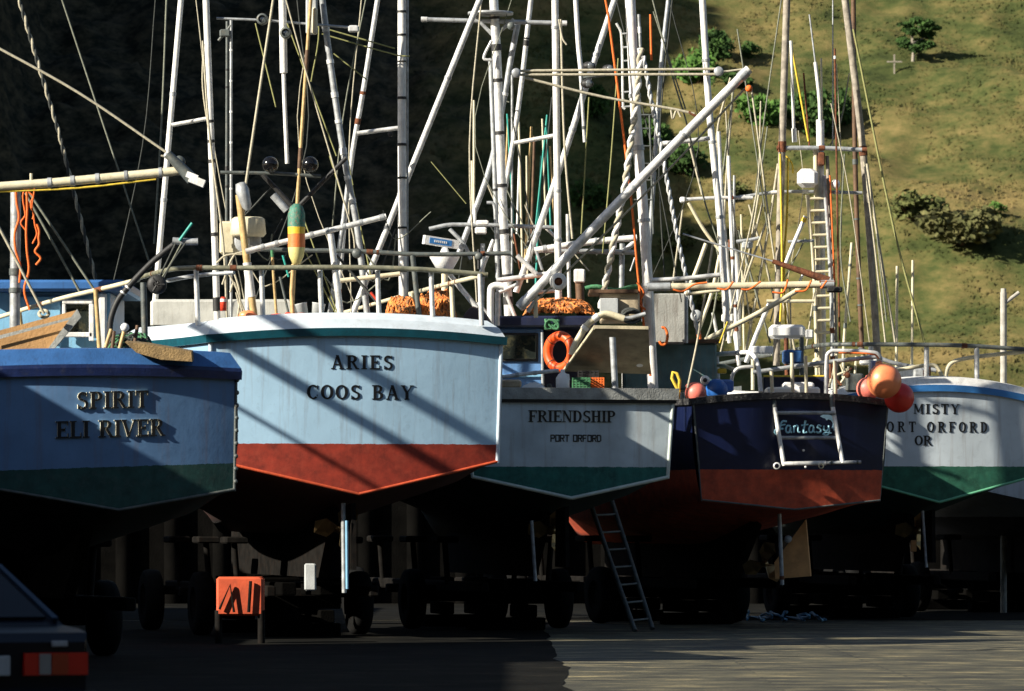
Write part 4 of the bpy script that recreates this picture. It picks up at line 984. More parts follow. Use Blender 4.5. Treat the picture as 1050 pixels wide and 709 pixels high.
bm=B.pole('boom','alu',4.7,2.5,[(532,316),(605,238),(690,150),(768,71)],('galv',[(.02,.15),(.5,.04),(.72,.04),(.975,.14)])); B.pole('boom_prop','alu',2.1,2.6,[(541,320),(552,304)]); B.pole('boom_prop','cream',2.3,2.6,[(549,301),(549.5,326)])
B.line('rope',1.2,2.6,[(764,91),(680,180),(578,282),(540,318)],'hauling_line')
B.pole('mast','white',5.6,4,[(646,-5),(652,118),(661,235),(668,365),(670,408)],('galv',[(.25,.06),(.38,.08),(.56,.05),(.72,.06)]))
lad=B.pole('ladder_rail','alu',1.3,4.1,[(632,24),(637,35),(639,110),(641,112)])
for y in (35,49,63,78,95,110): B.pole('rung','galv',1,4.1,[(637,y),(648,y-1)],parent=lad)
ld2=B.pole('ladder_rail','dkgrey',1,4.6,[(666,118),(670,240)])
for y in (118,132,150,168,185,205): B.pole('rung','dkgrey',.9,4.6,[(650,y),(668,y)],parent=ld2)
B.twist('wrapped_rope','rope','white',3.6,3.7,[(657,50),(655,80),(649,130),(641,190),(628,255),(616,316)],.06)
B.twist('chain','galv','alu',2.4,3.6,[(660,58),(667,100),(676,142),(694,240),(716,343)],.05)
B.line('orange',1.3,3.8,[(620,-5),(624,18),(647,203),(655,290),(667,386)],'orange_cord'); B.line('orange',1.3,3.8,[(667,15),(668,62)],'orange_cord')
B.line('orange',1.1,3.7,[(653,290),(660,300),(655,312),(662,318)],'orange_cord')
B.pole('pole','galv',2.4,6.5,[(686,-5),(678,68),(667,235),(660,330)],('white',[(.14,.05),(.35,.05),(.5,.05)])); B.pole('pole','galv',1.6,6.2,[(655,15),(657,55)],('white',[(.4,.1)]))
B.pole('pole','white',3.6,7.5,[(720,-5),(727,110),(739,235),(745,330)],('galv',[(.2,.04),(.45,.04),(.68,.05)])); B.pole('crossbar','alu',2.3,7,[(677,148),(728,142)],('white',[(.1,.08)]))
B.line('ropegrey',.9,4.4,[(668,-5),(690,80),(705,130),(722,205),(737,250)]); B.line('ropegrey',.8,4.4,[(670,12),(703,112)]); B.line('ropeyg',.8,5.2,[(634,60),(626,170),(618,260)]); B.line('ropeyg',.8,6,[(604,100),(596,240)],'stay')
# crossed tubes above the wheelhouse
B.pole('crossbar','galv',2.1,6.2,[(440,235),(464,230.5),(568,233.5)]); B.wbox('lamp','white',488,226,501,231,6,.1,.02); B.wbox('lamp','white',487,233,499,240,6,.12,.02); B.pole('brace','galv',2.1,6.2,[(461,235),(475,250),(483,266)]); B.pole('brace','alu',2.7,6.2,[(458,278),(489,316)]); B.pole('brace','alu',2.2,6.4,[(506,246),(492,282)])
B.pole('bracket','galv',1.6,6.2,[(499,208),(506,209),(508,225)]); B.pole('brace','alu',1.6,6.2,[(487,213),(487,232)])
B.pole('crossbar','white',3.3,5.7,[(548,257),(600,249),(653,244)],('galv',[(.1,.06),(.6,.04)])); B.pole('crossbar','galv',2.6,5.9,[(556,257),(652,259)]); B.pole('brace','alu',2.6,5.9,[(637,260),(651,248)]); B.pole('pole','galv',3.0,6,[(638,250),(637,300)])
B.pole('crossbar','alu',2.7,5.7,[(509,288),(562,281)]); B.pole('brace','alu',2.5,5.6,[(530,262),(550,281)]); B.pole('brace','galv',1.5,5.6,[(550,258),(556,277)]); B.pole('pole','alu',2,5.8,[(582,220),(584,320)]); B.pole('pole','galv',2.4,6.5,[(495,250),(494,330)])
B.pole('vent_pipe','white',3.8,4.6,[(503,334),(503,300),(504,295),(509,293),(517,294)]); B.pole('vent_pipe','alu',2.6,4.7,[(510,334),(510,300)])
B.disc('net_roller','white',572.5,289,2.4,9,.12,'rust',4.2)
B.pole('exhaust_pipe','brown',4.6,5.6,[(596,330),(594,289)]); B.wbox('exhaust_cap','white',588.5,276,600,290,5.5,.16,.02)
k=MB(); c=B.W(456,281,6); k.tube([c,B.W(456,312,6)],.055,10); k.part('radar_post',M['cream'],B.root,B.inv)
k=MB(); s_=85/F; k.lathe([(.001,-9*s_),(7*s_,-9*s_),(15.5*s_,6*s_),(15*s_,8*s_),(5*s_,10.5*s_),(3.2*s_,16*s_),(.001,16*s_)],B.W(456,270,6),24); rd=k.part('radar',M['whiteplastic'],B.root,B.inv)
k=MB(); c=B.W(452,248.5,6); A3=Matrix.Rotation(R(8),3,'Y')@Matrix.Rotation(R(18),3,'Z'); k.box(c,(37*s_,.12,9*s_),0,M=A3); k.box(c+A3@Vector((-.02,-.062,0)),(24*s_,.01,6*s_),1,M=A3)
for q in range(7): k.box(c+A3@Vector((-.12+q*.032,-.07,0)),(.018,.008,.035),0,M=A3)
k.part('radar_scanner',[M['whiteplastic'],M['misty_blue']],rd,B.inv)
# bundle of thin rods behind
rr=random.Random(31)
for x0,y0,x1,y1,m_ in ((520,117,527,236,'teal'),(521,122,516,236,'tan'),(561,118,549,236,'teal'),(560,124,565,240,'teal'),(556,122,560,236,'cream'),(545,130,538,270,'tan'),(532,125,536,280,'cream'),(533,150,530,240,'white'),(512,175,514,240,'teal'),(548,140,545,240,'brown'),(540,160,541,290,'cream'),(555,160,549,300,'teal'),(564,150,569,236,'tan'),(486,103,486,232,'cream'),(484,165,485,232,'cream'),(527,240,536,290,'rust')):
    B.pole('rod',m_,rr.uniform(1,1.7),7+rr.random()*1.5,[(x0,y0),(x1,y1)],n=6)
for pts in ([(520,195),(545,250)],[(538,210),(560,262)],[(500,190),(511,215),(527,250)],[(525,120),(540,205),(548,300)],[(566,100),(556,200)],[(505,100),(522,105)],[(498,225),(515,250),(530,270)],[(603,245),(612,262)],[(580,250),(604,278)],[(566,250),(575,275)],[(478,235),(470,290)],[(520,292),(560,262),(590,250)]): B.line(rr.choice(['rope','ropegrey','ropedark']),.8,6.8,pts)
for pts in ([(512,300),(530,292)],[(552,300),(572,298)],[(490,310),(505,330)],[(530,330),(520,304)]): B.pole('strut','alu',2.0,5.9,pts)
rr=random.Random(62)
for i in range(5):
    x=rr.uniform(490,700); B.line(rr.choice(['ropegrey','ropedark','rope','rope']),rr.uniform(.45,.9),rr.uniform(4,8),[(x,-5),(x+rr.uniform(-40,40),150),(x+rr.uniform(-70,70),310)])
for i in range(7):
    x=rr.uniform(480,650); y=rr.uniform(215,300); B.pole('strut' if i%2 else 'hose',rr.choice(['alu','white','dkgrey','galv']),rr.uniform(.8,1.8),6.5,[(x,y),(x+rr.uniform(-14,14),y+rr.uniform(-25,25))],n=7)
# working gear on the deck (parts of the boat)
sl_=MB(); P=[B.W(609,337,1.0),B.W(665,338,1.0),B.W(667,384,2.2),B.W(578,381,2.2)]; D=Vector((0,.06,.05)); sl_.add(P+[p+D for p in P],[(0,3,2,1),(4,5,6,7),(0,1,5,4),(1,2,6,5),(2,3,7,6),(3,0,4,7)])
sl_.part('hatch_cover',M['ply'],B.root,B.inv); B.pole('prop_post','galv',3.4,.8,[(628,346),(631,402)]); B.pole('hatch_edge','cream',1.3,1.55,[(578,380,2.15),(609,337,.95)])
B.pole('curved_pipe','cream',3.4,2.2,[(640,327),(622,322),(611,326),(601,335),(594,346),(589,355),(586,364)],('white',[(.4,.1),(.6,.06)]))
B.pole('curved_pipe','galv',2.2,2.3,[(622,322),(640,327),(662,322)])
B.pole('rail','alu',2,.6,[(512,387),(545,383),(573,380)],('galv',[(.3,.05),(.6,.05)]))
B.wbox('engine_casing','palewood',616,300,656,330,3.6,1.0); B.wbox('vent_grille','greyplastic',615,306,634,325,3.5,.12,.01); B.wbox('casing_lid','brown',604,297,655,301,3.5,1.2,.01)
B.wbox('cabin_panel','greypanel',668,301,703,352,5.5,.8,.02); B.wbox('deckhouse','tealcabin',640,352,735,400,6.2,1.6,.03); B.wbox('deckhouse_roof','brown',636,348,738,352,6.1,1.9,.01)
B.pole('pole','alu',1.6,6,[(704,300),(704,352)]); B.wbox('hatch_coaming','navy',575,398,670,400.5,.8,.6)
gl=B.pole('outrigger_boom','cream',3.7,2.6,[(668,294.5),(780,293),(854,291.5)],('galv',[(.04,.35),(.97,.2)])); B.pole('outrigger_boom','alu',2.4,2.9,[(668,287.5),(700,286),(738,282)]); B.pole('brace','cream',1.7,3,[(703,302),(738,298)])
B.line('orange',1.1,2.4,[(690,297),(700,299),(712,292),(725,290)],'orange_cord'); B.line('orange',1.1,2.4,[(735,296),(745,297),(752,289)],'orange_cord'); B.line('orange',1.1,2.4,[(760,297),(768,297),(780,289)],'orange_cord'); B.line('orange',1.1,2.4,[(792,300),(803,300),(808,287)],'orange_cord'); B.line('orange',1.1,2.4,[(815,299),(826,298),(832,288)],'orange_cord'); B.line('orange',1.1,2.4,[(842,296),(848,288)],'orange_cord')
B.wbox('boom_end','black',848,294,864,300,2.5,.14,.02); B.wbox('boom_clamp','rust',840,288,857,294.5,2.55,.12,.01)
k=B.pole('spar','rust',4.2,2.8,[(850,288),(792,268)],None,.55); B.line('galv',1.0,2.8,[(792,268),(755,257),(700,240)],'wire')
B.line('ropeyel',.9,2,[(746,330),(738,352)]) ; B.line('rope',1.2,3.3,[(731,250),(716,345),(705,398)],'rope'); B.line('rope',1.1,3.3,[(770,88),(776,130),(790,237),(796,279)],'rope')
k=MB(); k.ball(B.W(768,91,2.5),.055,0,12); k.part('block',M['orange'],B.root,B.inv)
B.rudder(M['steeldark'],[(.15,B.zk-.1),(.7,B.zk-.15),(.75,1.0),(.1,1.0)]); B.pole('rudder_stock','galv',2.0,.15,[(545,534),(549,596)])
B.trailer('dark trailer under the grey-white and green boat')
# loose gear
netpile('trawl_net',536,305,612,325,84,'netbrown','net','wide brown and orange net heap spread on the wheelhouse roof',23,260,1.3)
k=MB(); c=W(574,361,82.2); A4=Matrix.Rotation(R(48),3,'Z'); 
k.tube([c+A4@Vector((0.0,.245*math.cos(q),.245*math.sin(q))) for q in [i*2*math.pi/28 for i in range(28)]],.075,12,0,closed=True)
for q in (.8,2.4,3.9,5.5): k.tube([c+A4@Vector((0,.245*math.cos(q+e),.245*math.sin(q+e))) for e in (-.04,.04)],.079,12,1)
k.thing('life_ring',[M['ringorange'],M['rust']],'orange life ring hung on the dark wall beside the blue wheelhouse','life ring')
thing_tube('green_rope_bundle','green',[W(566+7*math.cos(q*1.7),333+5*math.sin(q*2.3),82+.03*math.sin(q)) for q in [i*.35 for i in range(40)]],.018,'green rope bundle hung above the orange life ring','rope')
k=MB(); c=W(577,399,79.6); s_=79.6/F
k.lathe([(.001,0),(6.6*s_,0),(7*s_,2*s_),(7*s_,11*s_),(4.5*s_,15*s_),(2.2*s_,17*s_),(2.2*s_,20*s_),(.001,20*s_)],c,18); k.tube([c+Vector((.02,-.02,.215)),c+Vector((.085,-.03,.21)),c+Vector((.095,-.03,.13))],.014,8); k.thing('bleach_jug',M['whiteplastic'],'white plastic jug standing on the grey gunwale cap','jug')
k=MB(); rr=random.Random(5); a=W(547,399,79.5); n=12; vs=[(a.x+(-1+2*i/n)*.19,a.y+(-1+2*j/n)*.1,a.z+.09*(1-abs(-1+2*i/n)**2)*(1-abs(-1+2*j/n)**2)+rr.uniform(0,.012)) for i in range(n+1) for j in range(n+1)]
k.add(vs,[(i*(n+1)+j,i*(n+1)+n+1+j,i*(n+1)+n+2+j,i*(n+1)+j+1) for i in range(n) for j in range(n)],0,True); k.thing('white_rag',M['cloth'],'crumpled white cloth on the grey gunwale cap, left of the jug','cloth')
k=MB(); k.bbox(W(523,394,79.9),(.30,.25,.13),.03,0,.3); k.thing('tan_box',M['palewood'],'small tan box at the left end of the grey gunwale cap','box')
def crate(px,py,D,wd,m_,label):
    k=MB(); c=W(px,py,D); h=.17
    for i in range(5):
        z=c.z+.01+i*h/4.6
        for (dx,dy,lx,ly) in ((0,-.14,wd,.012),(0,.14,wd,.012),(-wd/2,0,.012,.28),(wd/2,0,.012,.28)): k.box((c.x+dx,c.y+dy,z),(lx,ly,.022))
    for i in range(6):
        for dy in (-.142,.142): k.box((c.x-wd/2+wd*i/5,c.y+dy,c.z+h/2),(.018,.016,h))
    k.box((c.x,c.y,c.z),(wd,.27,.015)); k.thing('crate',M[m_],label,'crate','slatted crates under the hatch cover')
crate(596,399,80.5,.26,'green','green slatted crate under the tilted hatch cover, right of the jug')
crate(612,399,80.7,.2,'orange','orange slatted crate between the green crate and the grey post')
crate(603,392,80.9,.3,'black','black slatted crate behind and above the green crate')
thing_tube('rope_coil','ropedark',[W(648+9*math.cos(q)-q*.05,326-q*.12+7*math.sin(q)*(.7+.3*math.sin(q*.3)),82.2+.002*i) for i,q in enumerate([i*.45 for i in range(70)])],.02,'black rope coil hung beside the pale wooden casing','rope coil')
thing_tube('orange_hose_loop','orange',[W(680+4.5*math.cos(q),345+9*math.sin(q),84.3) for q in [-1.9+i*.28 for i in range(17)]],.022,'orange hose loop hung on the stained grey panel','hose')
k=MB(); k.ball(W(656,371,81),.085); k.tube([W(654,366,81),W(652,352,81)],.014,6,1); k.thing('white_float',[M['whiteplastic'],M['orange']],'round white float on an orange cord below the white mast','float')
thing_tube('green_net_roll','green',[W(600+i*6,296-2*math.sin(i*.9),83.2) for i in range(10)],.035,'dark green net roll laid along the top of the pale casing','net roll')
# ================================================================== boat 4: navy boat with orange-red bottom
hm4=hull_mat('navy_hull_paint',(.006,.011,.046),(.58,.085,.030),zpix(482,84),top_var=.35,rust=(.02,.03,.07),blot=(.42,.10,.05),rough=.3)
C_=Boat('fishing_boat',84,20,(810,524),(909,415),(900.5,514.5),407.5,11,'navy blue boat with orange-red bottom and boarding ladder, fourth from the left',hm4,hm4,bulge=.12)
C_.sweep('cap_rail',[(-.25,-.02),(.05,-.03),(.055,.07),(-.25,.08)],M['blackcap'])
C_.trim(M['dkgrey'],.016)
C_.root['label']='navy blue boat with orange-red bottom and a white boarding ladder on its transom'
# script name: thick brush strokes
def script(b):
    mb=MB()
    def st(pts,r=.9,mi=0):
        P=[]
        for q in range(len(pts)-1):
            for u in range(5):
                p0=pts[max(0,q-1)];p1=pts[q];p2=pts[q+1];p3=pts[min(len(pts)-1,q+2)];t=u/5
                P.append(tuple(.5*((2*p1[k])+(-p0[k]+p2[k])*t+(2*p0[k]-5*p1[k]+4*p2[k]-p3[k])*t*t+(-p0[k]+3*p1[k]-3*p2[k]+p3[k])*t**3) for k in (0,1)))
        P.append(pts[-1]); V=[]
        for (x,y) in P: a,z=b.tp(770+x/7,400+y/7); V.append((a,b.ty(a)-.006,z))
        mb.tube(V,r*b.D0/F,6,mi)
    st([(225,228),(200,226),(185,240),(178,270),(172,300),(158,320),(142,312),(142,292),(158,284),(200,280)],1.1)
    st([(172,258),(215,250)],.8)
    st([(252,262),(232,258),(220,280),(224,304),(244,304),(254,268),(252,300),(262,306)],1.0)
    st([(276,260),(276,308)],1.0); st([(277,272),(292,258),(306,264),(306,300),(320,306)],1.0)
    st([(360,222),(346,300),(360,308),(370,302)],1.1); st([(330,256),(380,250)],.8)
    st([(418,262),(398,258),(386,280),(390,304),(410,302),(420,266),(418,298),(430,306)],1.0)
    st([(474,262),(456,256),(446,270),(468,284),(470,302),(450,308),(438,300)],1.0)
    st([(494,258),(494,286),(510,296),(526,280),(530,258)],1.0); st([(530,262),(532,300),(524,322),(504,328),(488,318),(510,308),(548,312)],1.0)
    mb.part('name_lettering',M['letterblue'],b.tr)
    d=MB(); poly=[(468,192),(490,180),(520,178),(545,184),(568,200),(580,228),(578,262),(572,290),(565,296),(560,280),(545,276),(560,262),(562,240),(548,222),(528,212),(515,220),(502,206),(485,202)]
    V=[]
    for (x,y) in poly: a,z=b.tp(770+x/7,400+y/7); V.append((a,z))
    n=len(V); c=(b.tp(770+535/7,400+200/7))
    vs=[(a,b.ty(a)-.010,z) for a,z in V]+[(a,b.ty(a)-.001,z) for a,z in V]
    d.add(vs,[tuple(range(n-1,-1,-1))]+[(i,(i+1)%n,n+(i+1)%n,n+i) for i in range(n)]); d.part('leaping_dolphin_emblem',mat('dolphin_paint',(.24,.40,.52),.5,0,.1,20,bump=0),b.tr)
script(C_)
# boarding ladder
ld=C_.pole('boarding_ladder','white',2.3,-.30,[(793,403,-.2),(794,416,-.26),(804,478,-.42)],('dkgrey',[(.12,.2)])); 
C_.pole('ladder_rail','white',2.3,-.30,[(853,403,-.2),(854,418,-.26),(864,475,-.42)],('dkgrey',[(.12,.2)]),parent=ld)
for y,x0,x1 in ((423.5,797,857),(449,801,861)): C_.pole('rung','galv',1.9,-.33,[(x0,y),(x1,y)],parent=ld)
C_.pole('rung','white',2.4,-.42,[(803,476),(847,475)],parent=ld); C_.pole('rung','galv',1.9,-.42,[(845,475),(883,474)],parent=ld,bands=('dkgrey',[(.2,.03),(.9,.03)]))
C_.disc('pole_ring','alu',796.5,478,-.45,3.8,.05,None,2.4,parent=ld); C_.disc('pole_ring','cream',842,478,-.45,3,.05,None,1.8,parent=ld)
for x,y in ((824,462),(826,479)): C_.disc('drain','alu',x,y,-.22,1.3,.05)
C_.wbox('zinc_plate','dkgrey',728,471,739,481,-.02,.05,.01)
# rails
rl=C_.pole('rail','white',2.4,.3,[(640,410,6.5),(640,378,6.5),(642,374,6.4),(697,367.5,3),(764,361.5,.9),(772,364,.6),(777,375,.4),(780,402,.25)])
C_.pole('rail_post','white',2.4,3,[(700,368),(700,414)],parent=rl); C_.pole('rail_post','alu',2,3,[(735,364),(737,400)],parent=rl)
C_.pole('rail','cream',2,4,[(661,388,5),(697,381,3.2),(738,375,1.8),(755,380,1)])
C_.pole('rail','galv',2.2,.9,[(772,382),(845,372),(898,366)]); C_.pole('rail','alu',2,.9,[(750,400),(751,385),(757,378),(772,376)])
r3=C_.pole('rail','alu',2.3,.2,[(847,404),(848,366),(850,362),(855,360),(897,362),(902,366),(903,372)]); C_.line('orange',1,.1,[(860,362),(897,364),(903,372)],'orange_cord')
for x,y0 in ((791,381),(812,377),(826,365),(856,370),(812,362)): C_.pole('rail_post','cream',1.9,.8,[(x,y0),(x+1,406)])
C_.wbox('deck_box','navy',783,386,847,404,2.4,.8,.02); C_.line('ropeyel',1.1,2.3,[(783,386),(847,386)],'yellow_edge'); C_.wbox('fish_box_lid','whiteplastic',786,397,841,407,.9,.9,.03); C_.wbox('seat_box','white',803,392,835,401,1.2,.7,.03)
C_.wbox('life_raft_box','whiteplastic',789,333,826,347,4.6,.45,.05); C_.wbox('speaker_box','whiteplastic',826,338,834,347,4.6,.3,.02); C_.wbox('white_box','whiteplastic',771,355,793,363,4.4,.4,.02)
C_.disc('line_spool','cream',838,372,1.5,5.5,.12,'white',2); C_.wbox('winch_cover','blue',803,359,823,373,3.6,.4,.03); C_.pole('winch_post','rust',2.4,3.8,[(806,347),(807,385)]); C_.pole('winch_post','dkgrey',2.4,3.8,[(822,346),(822,385)]); C_.wbox('yellow_tackle_box','foam_yellow',736,378,745,383,2,.2,.01)
C_.wbox('pump_housing','dkgrey',868,383,886,402,2.4,.3,.03); C_.wbox('pump_housing','navy',893,370,900,382,2.0,.2,.02); C_.disc('pump_cap','rust',869,385,2.2,3,.08)
# tall rig
C_.pole('trolling_pole','wood',3.8,7,[(807,-5),(802,150),(798,290),(796,375)],('rust',[(.41,.18)])); C_.pole('trolling_pole','wood',3.8,7.5,[(866,-5),(885,156),(895,290),(900,368)],('rust',[(.43,.16)])); C_.pole('trolling_pole','brown',2.6,9,[(875,-5),(877,170),(881,290),(884,360)])
ca=C_.pole('crossarm','galv',2.3,7,[(797,152),(842,152),(888,154)],('rust',[(.02,.08),(.5,.1),(.98,.08)])); C_.pole('crossarm','galv',1.7,7.2,[(755,203),(800,197),(884,198)],('white',[(.05,.08),(.3,.1),(.55,.1),(.8,.08)]))
C_.pole('mast','alu',3.6,7.2,[(841,130),(843,290),(844,400)],('white',[(.03,.5),(.3,.1)])); 
C_.wbox('rusty_clamp','rust',839,156,846,170,7.0,.12,.02)
ml=C_.pole('ladder_rail','cream',2.0,7,[(828,200),(835,290),(838,400)]); C_.pole('ladder_rail','galv',2.2,7,[(845,180),(852,290),(854,400)],parent=ml)
for i in range(13): y=204+i*12.5; C_.pole('rung','cream',1.5,7,[(828.5+(y-200)*.06,y),(845.5+(y-200)*.06,y-.5)],parent=ml)
C_.pole('lattice_leg','cream',2.6,7.1,[(836,150),(839,290),(842,400)],('galv',[(.3,.1),(.5,.1)])); C_.pole('lattice_leg','wood',2.0,7.1,[(848,160),(855,290),(858,395)])
C_.pole('whip_antenna','white',1.9,7,[(836,64),(840,100),(841,124)]); C_.pole('whip_antenna','galv',.9,7,[(830,15),(836,64)]); C_.pole('whip_antenna','white',1.6,7.2,[(811,42),(814,135)]); C_.pole('antenna_base','white',2.7,7.2,[(814,132),(815,146)]); C_.pole('whip_antenna','cream',1.1,7.4,[(842,60),(843,130)])
C_.pole('whip_antenna','rust',1.1,6.8,[(856,50),(859,237),(861,350)],('white',[(.03,.05)])); C_.pole('whip_antenna','rust',1.0,7.5,[(824,75),(830,150)]); C_.pole('whip_antenna','galv',.7,7.5,[(854,-5),(854,150)])
k=MB(); k.bbox(C_.W(828,183,6.9),(21*91/F,.3,19*91/F),.07); k.part('radar_dome',M['whiteplastic'],C_.root,C_.inv); k=MB(); k.ball(C_.W(857,189,7),.075,0,14,(1,1,1.1)); k.part('gps_dome',M['whiteplastic'],C_.root,C_.inv)
rr=random.Random(77)
for m_,r_,pts in (('ropeyg',1.2,[(875,30),(917,237),(948,352)]),('rope',1.5,[(889,168),(899,237),(918,352)]),('rope',1.0,[(886,166),(895,237),(908,352)]),('ropeyel',1.1,[(811,44),(820,95),(829,145)]),('ropeyel',1.2,[(800,158),(802,288),(800,330)]),('ropeyel',1.2,[(808,162),(807,220),(804,268),(806,340)]),('ropeyel',1.0,[(806,160),(812,168),(813,178)]),('rope',1.5,[(798,168),(790,222),(778,290),(765,360)]),('rope',1.3,[(789,220),(764,288),(750,345)]),('rope',1.1,[(797,170),(805,290),(812,365)]),('ropegrey',.8,[(787,130),(772,240),(766,300)]),('ropegrey',.8,[(802,-5),(784,120),(771,230)]),('ropegrey',.8,[(866,158),(862,260),(872,330)]),('ropegrey',.8,[(871,75),(862,125),(850,152)]),('ropegrey',.8,[(899,240),(909,330)]),('rope',1.2,[(800,300),(812,345),(818,375)]),('rope',1,[(810,290),(812,400)]),('ropegrey',.9,[(826,245),(800,296),(790,330)]),('rope',1,[(835,300),(827,355)]),('orange',.9,[(851,180),(855,270),(856,300)]),('ropegrey',.8,[(756,30),(776,160),(788,240)])):
    C_.line(m_,r_,6.6+rr.random(),pts)
C_.pole('strut','white',2.2,6.5,[(826,222),(813,252),(806,270)],('foam_yellow',[(.08,.08)])); C_.pole('strut','galv',1.5,6.6,[(808,248),(835,247)]); C_.pole('strut','cream',1.8,6.5,[(786,309),(835,309)])
C_.pole('boom','cream',2.6,3.5,[(723,349),(780,320),(821,296)]); C_.pole('pole','alu',2.6,6.8,[(790,309),(775,345),(765,372)])
C_.pole('bar','galv',1.8,6.8,[(755,248),(770,246),(779,244)]); C_.wbox('lamp','greyplastic',761,248,772,255,6.6,.1,.02)
rr=random.Random(63)
for i in range(4):
    x=rr.uniform(700,880); C_.line(rr.choice(['ropegrey','rope','rope','ropegrey']),rr.uniform(.45,.9),rr.uniform(5,9),[(x,rr.uniform(-5,160)),(x+rr.uniform(-20,20),200),(x+rr.uniform(-50,50),365)])
for i in range(5):
    x=rr.uniform(700,850); y=rr.uniform(240,330); C_.pole('strut',rr.choice(['alu','cream','galv','rust']),rr.uniform(.8,1.7),7.4,[(x,y),(x+rr.uniform(-16,16),y+rr.uniform(-40,40))],n=7)
# more rig between the masts
for nm,m_,r_,dy,pts in (('pole','cream',2.3,5.5,[(724,250),(713,280),(703,302)]),('pole','alu',2.2,7,[(742,230),(752,330),(758,375)]),('pole','white',2.0,6.4,[(747,160),(751,260),(757,370)]),('antenna_bar','alu',1.8,6.5,[(698,205),(735,203),(772,203)]),('pole','alu',2.1,7,[(737,135),(745,300),(748,352)]),('pole','galv',1.4,7.4,[(753,180),(752,260)]),('pole','cream',1.2,7.4,[(760,220),(763,360)]),('pole','alu',3.0,7.6,[(745,250),(755,262),(757,355)]),('strut','cream',1.8,6.7,[(706,208),(722,236),(742,262)]),('strut','cream',2,6.2,[(738,262),(730,300),(716,340)])): C_.pole(nm,m_,r_,dy,pts)
C_.wbox('lamp','whiteplastic',697,202,703,208,6.4,.1,.02); C_.wbox('lamp','orange',748,200,752,205,6.4,.08,.02)
for pts in ([(753,85),(741,180)],[(752,88),(745,180),(741,260)],[(749,80),(735,140),(737,250)],[(744,110),(750,200),(765,300),(772,352)],[(778,200),(762,290),(745,350)],[(768,210),(790,290),(800,340)],[(741,260),(730,330),(722,352)],[(757,236),(775,300),(790,352)],[(705,140),(720,200)],[(783,205),(768,262)],[(747,250),(742,350)],[(735,255),(752,330)],[(700,215),(690,290)]): C_.line(rr.choice(['rope','rope','ropegrey']),rr.uniform(.8,1.3),6.9+rr.random(),pts)
C_.pole('rust_fitting','rust',2.6,6.6,[(749,246),(749,256)]); C_.wbox('mast_box','white',740,322,752,330,6.8,.15,.02); C_.disc('grey_float','greyplastic',714,324,5.6,6,.2); C_.pole('flare_tube','orange',2.4,5.5,[(716,340),(718,352)])
C_.rudder(M['rudderwood'],[(.25,2.25),(-.02,1.05),(-.02,.82),(.75,.82),(.8,2.2)]) if False else None
k=MB(); P=[C_.W(x,y,.6) for x,y in ((826,533),(831,591),(795,594),(794,577))]; D=Vector((.02,.06,0)); k.add(P+[p+D for p in P],[(0,1,2,3),(7,6,5,4)]+[(i,4+i,4+(i+1)%4,(i+1)%4) for i in range(4)]); k.part('rudder',M['rudderwood'],C_.root,C_.inv)
C_.pole('rudder_stock','galv',2.2,.3,[(799,527),(802,600)],('rust',[(.9,.06)])); C_.disc('rudder_boss','galv',808,553,.5,4,.06)
p=MB(); c=C_.W(784,578,1.0); p.lathe([(.001,-.1),(.05,-.07),(.065,.05),(.001,.2)],c,12,0,Matrix.Rotation(R(-90),3,'X'))
for a in (10,130,250):
    A5=Matrix.Rotation(R(a),3,'Y'); Q=[(.03,-.05,.04),(.14,-.07,.2),(.10,-.03,.34),(-.06,.03,.34),(-.12,.06,.18),(-.03,.05,.04)]
    p.add([A5@Vector(v)+c for v in Q]+[A5@Vector((v[0],v[1]+.02,v[2]))+c for v in Q],[tuple(range(6)),tuple(range(11,5,-1))]+[(i,6+i,6+(i+1)%6,(i+1)%6) for i in range(6)])
p.part('propeller',M['brass'],C_.root,C_.inv)
C_.trailer('dark trailer under the navy and orange-red boat')
# floats and gear hung on it
def float_ball(x,y,D,r_px,m_,label,neck=(0,0,1),grp='round vinyl floats'):
    c=W(x,y,D); r=r_px*D/F; k=MB(); nk=Vector(neck).normalized(); q=Vector((0,0,1)).rotation_difference(nk).to_matrix()
    pr=[(math.sin(math.pi*i/20)*r,-math.cos(math.pi*i/20)*r) for i in range(19)]; pr[0]=(.001,-r)
    pr+= [(.22*r,r*1.0),(.17*r,r*1.16),(.001,r*1.18)]
    k.lathe(pr,c,30,0,q); k.tube([c+nk*r*1.0,c+nk*r*1.13],.19*r,12,1); k.thing('float',[M[m_],M['black']],label,'float',grp)
float_ball(906.5,391,83.7,18,'ballorange','largest round orange float hanging at the right corner of the navy boat',(-.3,0,1))
float_ball(922,408,84.2,15.5,'ballred','round red float hanging just below and right of the big orange one',(-.4,0,1))
float_ball(890,399,84.6,12,'ballpink','faded pink float half hidden behind the left side of the big orange one',(0,0,1))
float_ball(713.5,403,84.1,11,'ballpink','round pink-red float on the left corner of the navy boat',(-.7,-.2,.6))
float_ball(735,400,84.6,11.5,'ballblue','round blue float lying beside the pink-red one',(-.8,-.3,.7))
thing_tube('float_rope','rope',[W(903,368,83.8),W(899,372,83.7),W(902,376,83.7)],.02,'short rope tying the big orange float to the rail','rope')
thing_tube('yellow_rope','ropeyel',[W(x,y,84.1) for x,y in ((695,414),(696,402),(697,390),(694,383),(690,382),(689,388),(693,396),(697,402))],.026,'yellow rope looped down over the left end of the navy gunwale','rope')
k=MB(); k.bbox(W(743,396,84.7),(.22,.25,.2),.03,0,.5); k.thing('blue_jug',M['ballblue'],'blue plastic jug wedged right of the blue float','jug')
k=MB(); k.ball(W(723,390,84.5),.075); k.ball(W(723,390,84.41),.035,1); k.thing('white_float',[M['whiteplastic'],M['black']],'small white float with a dark centre above the blue float','float')

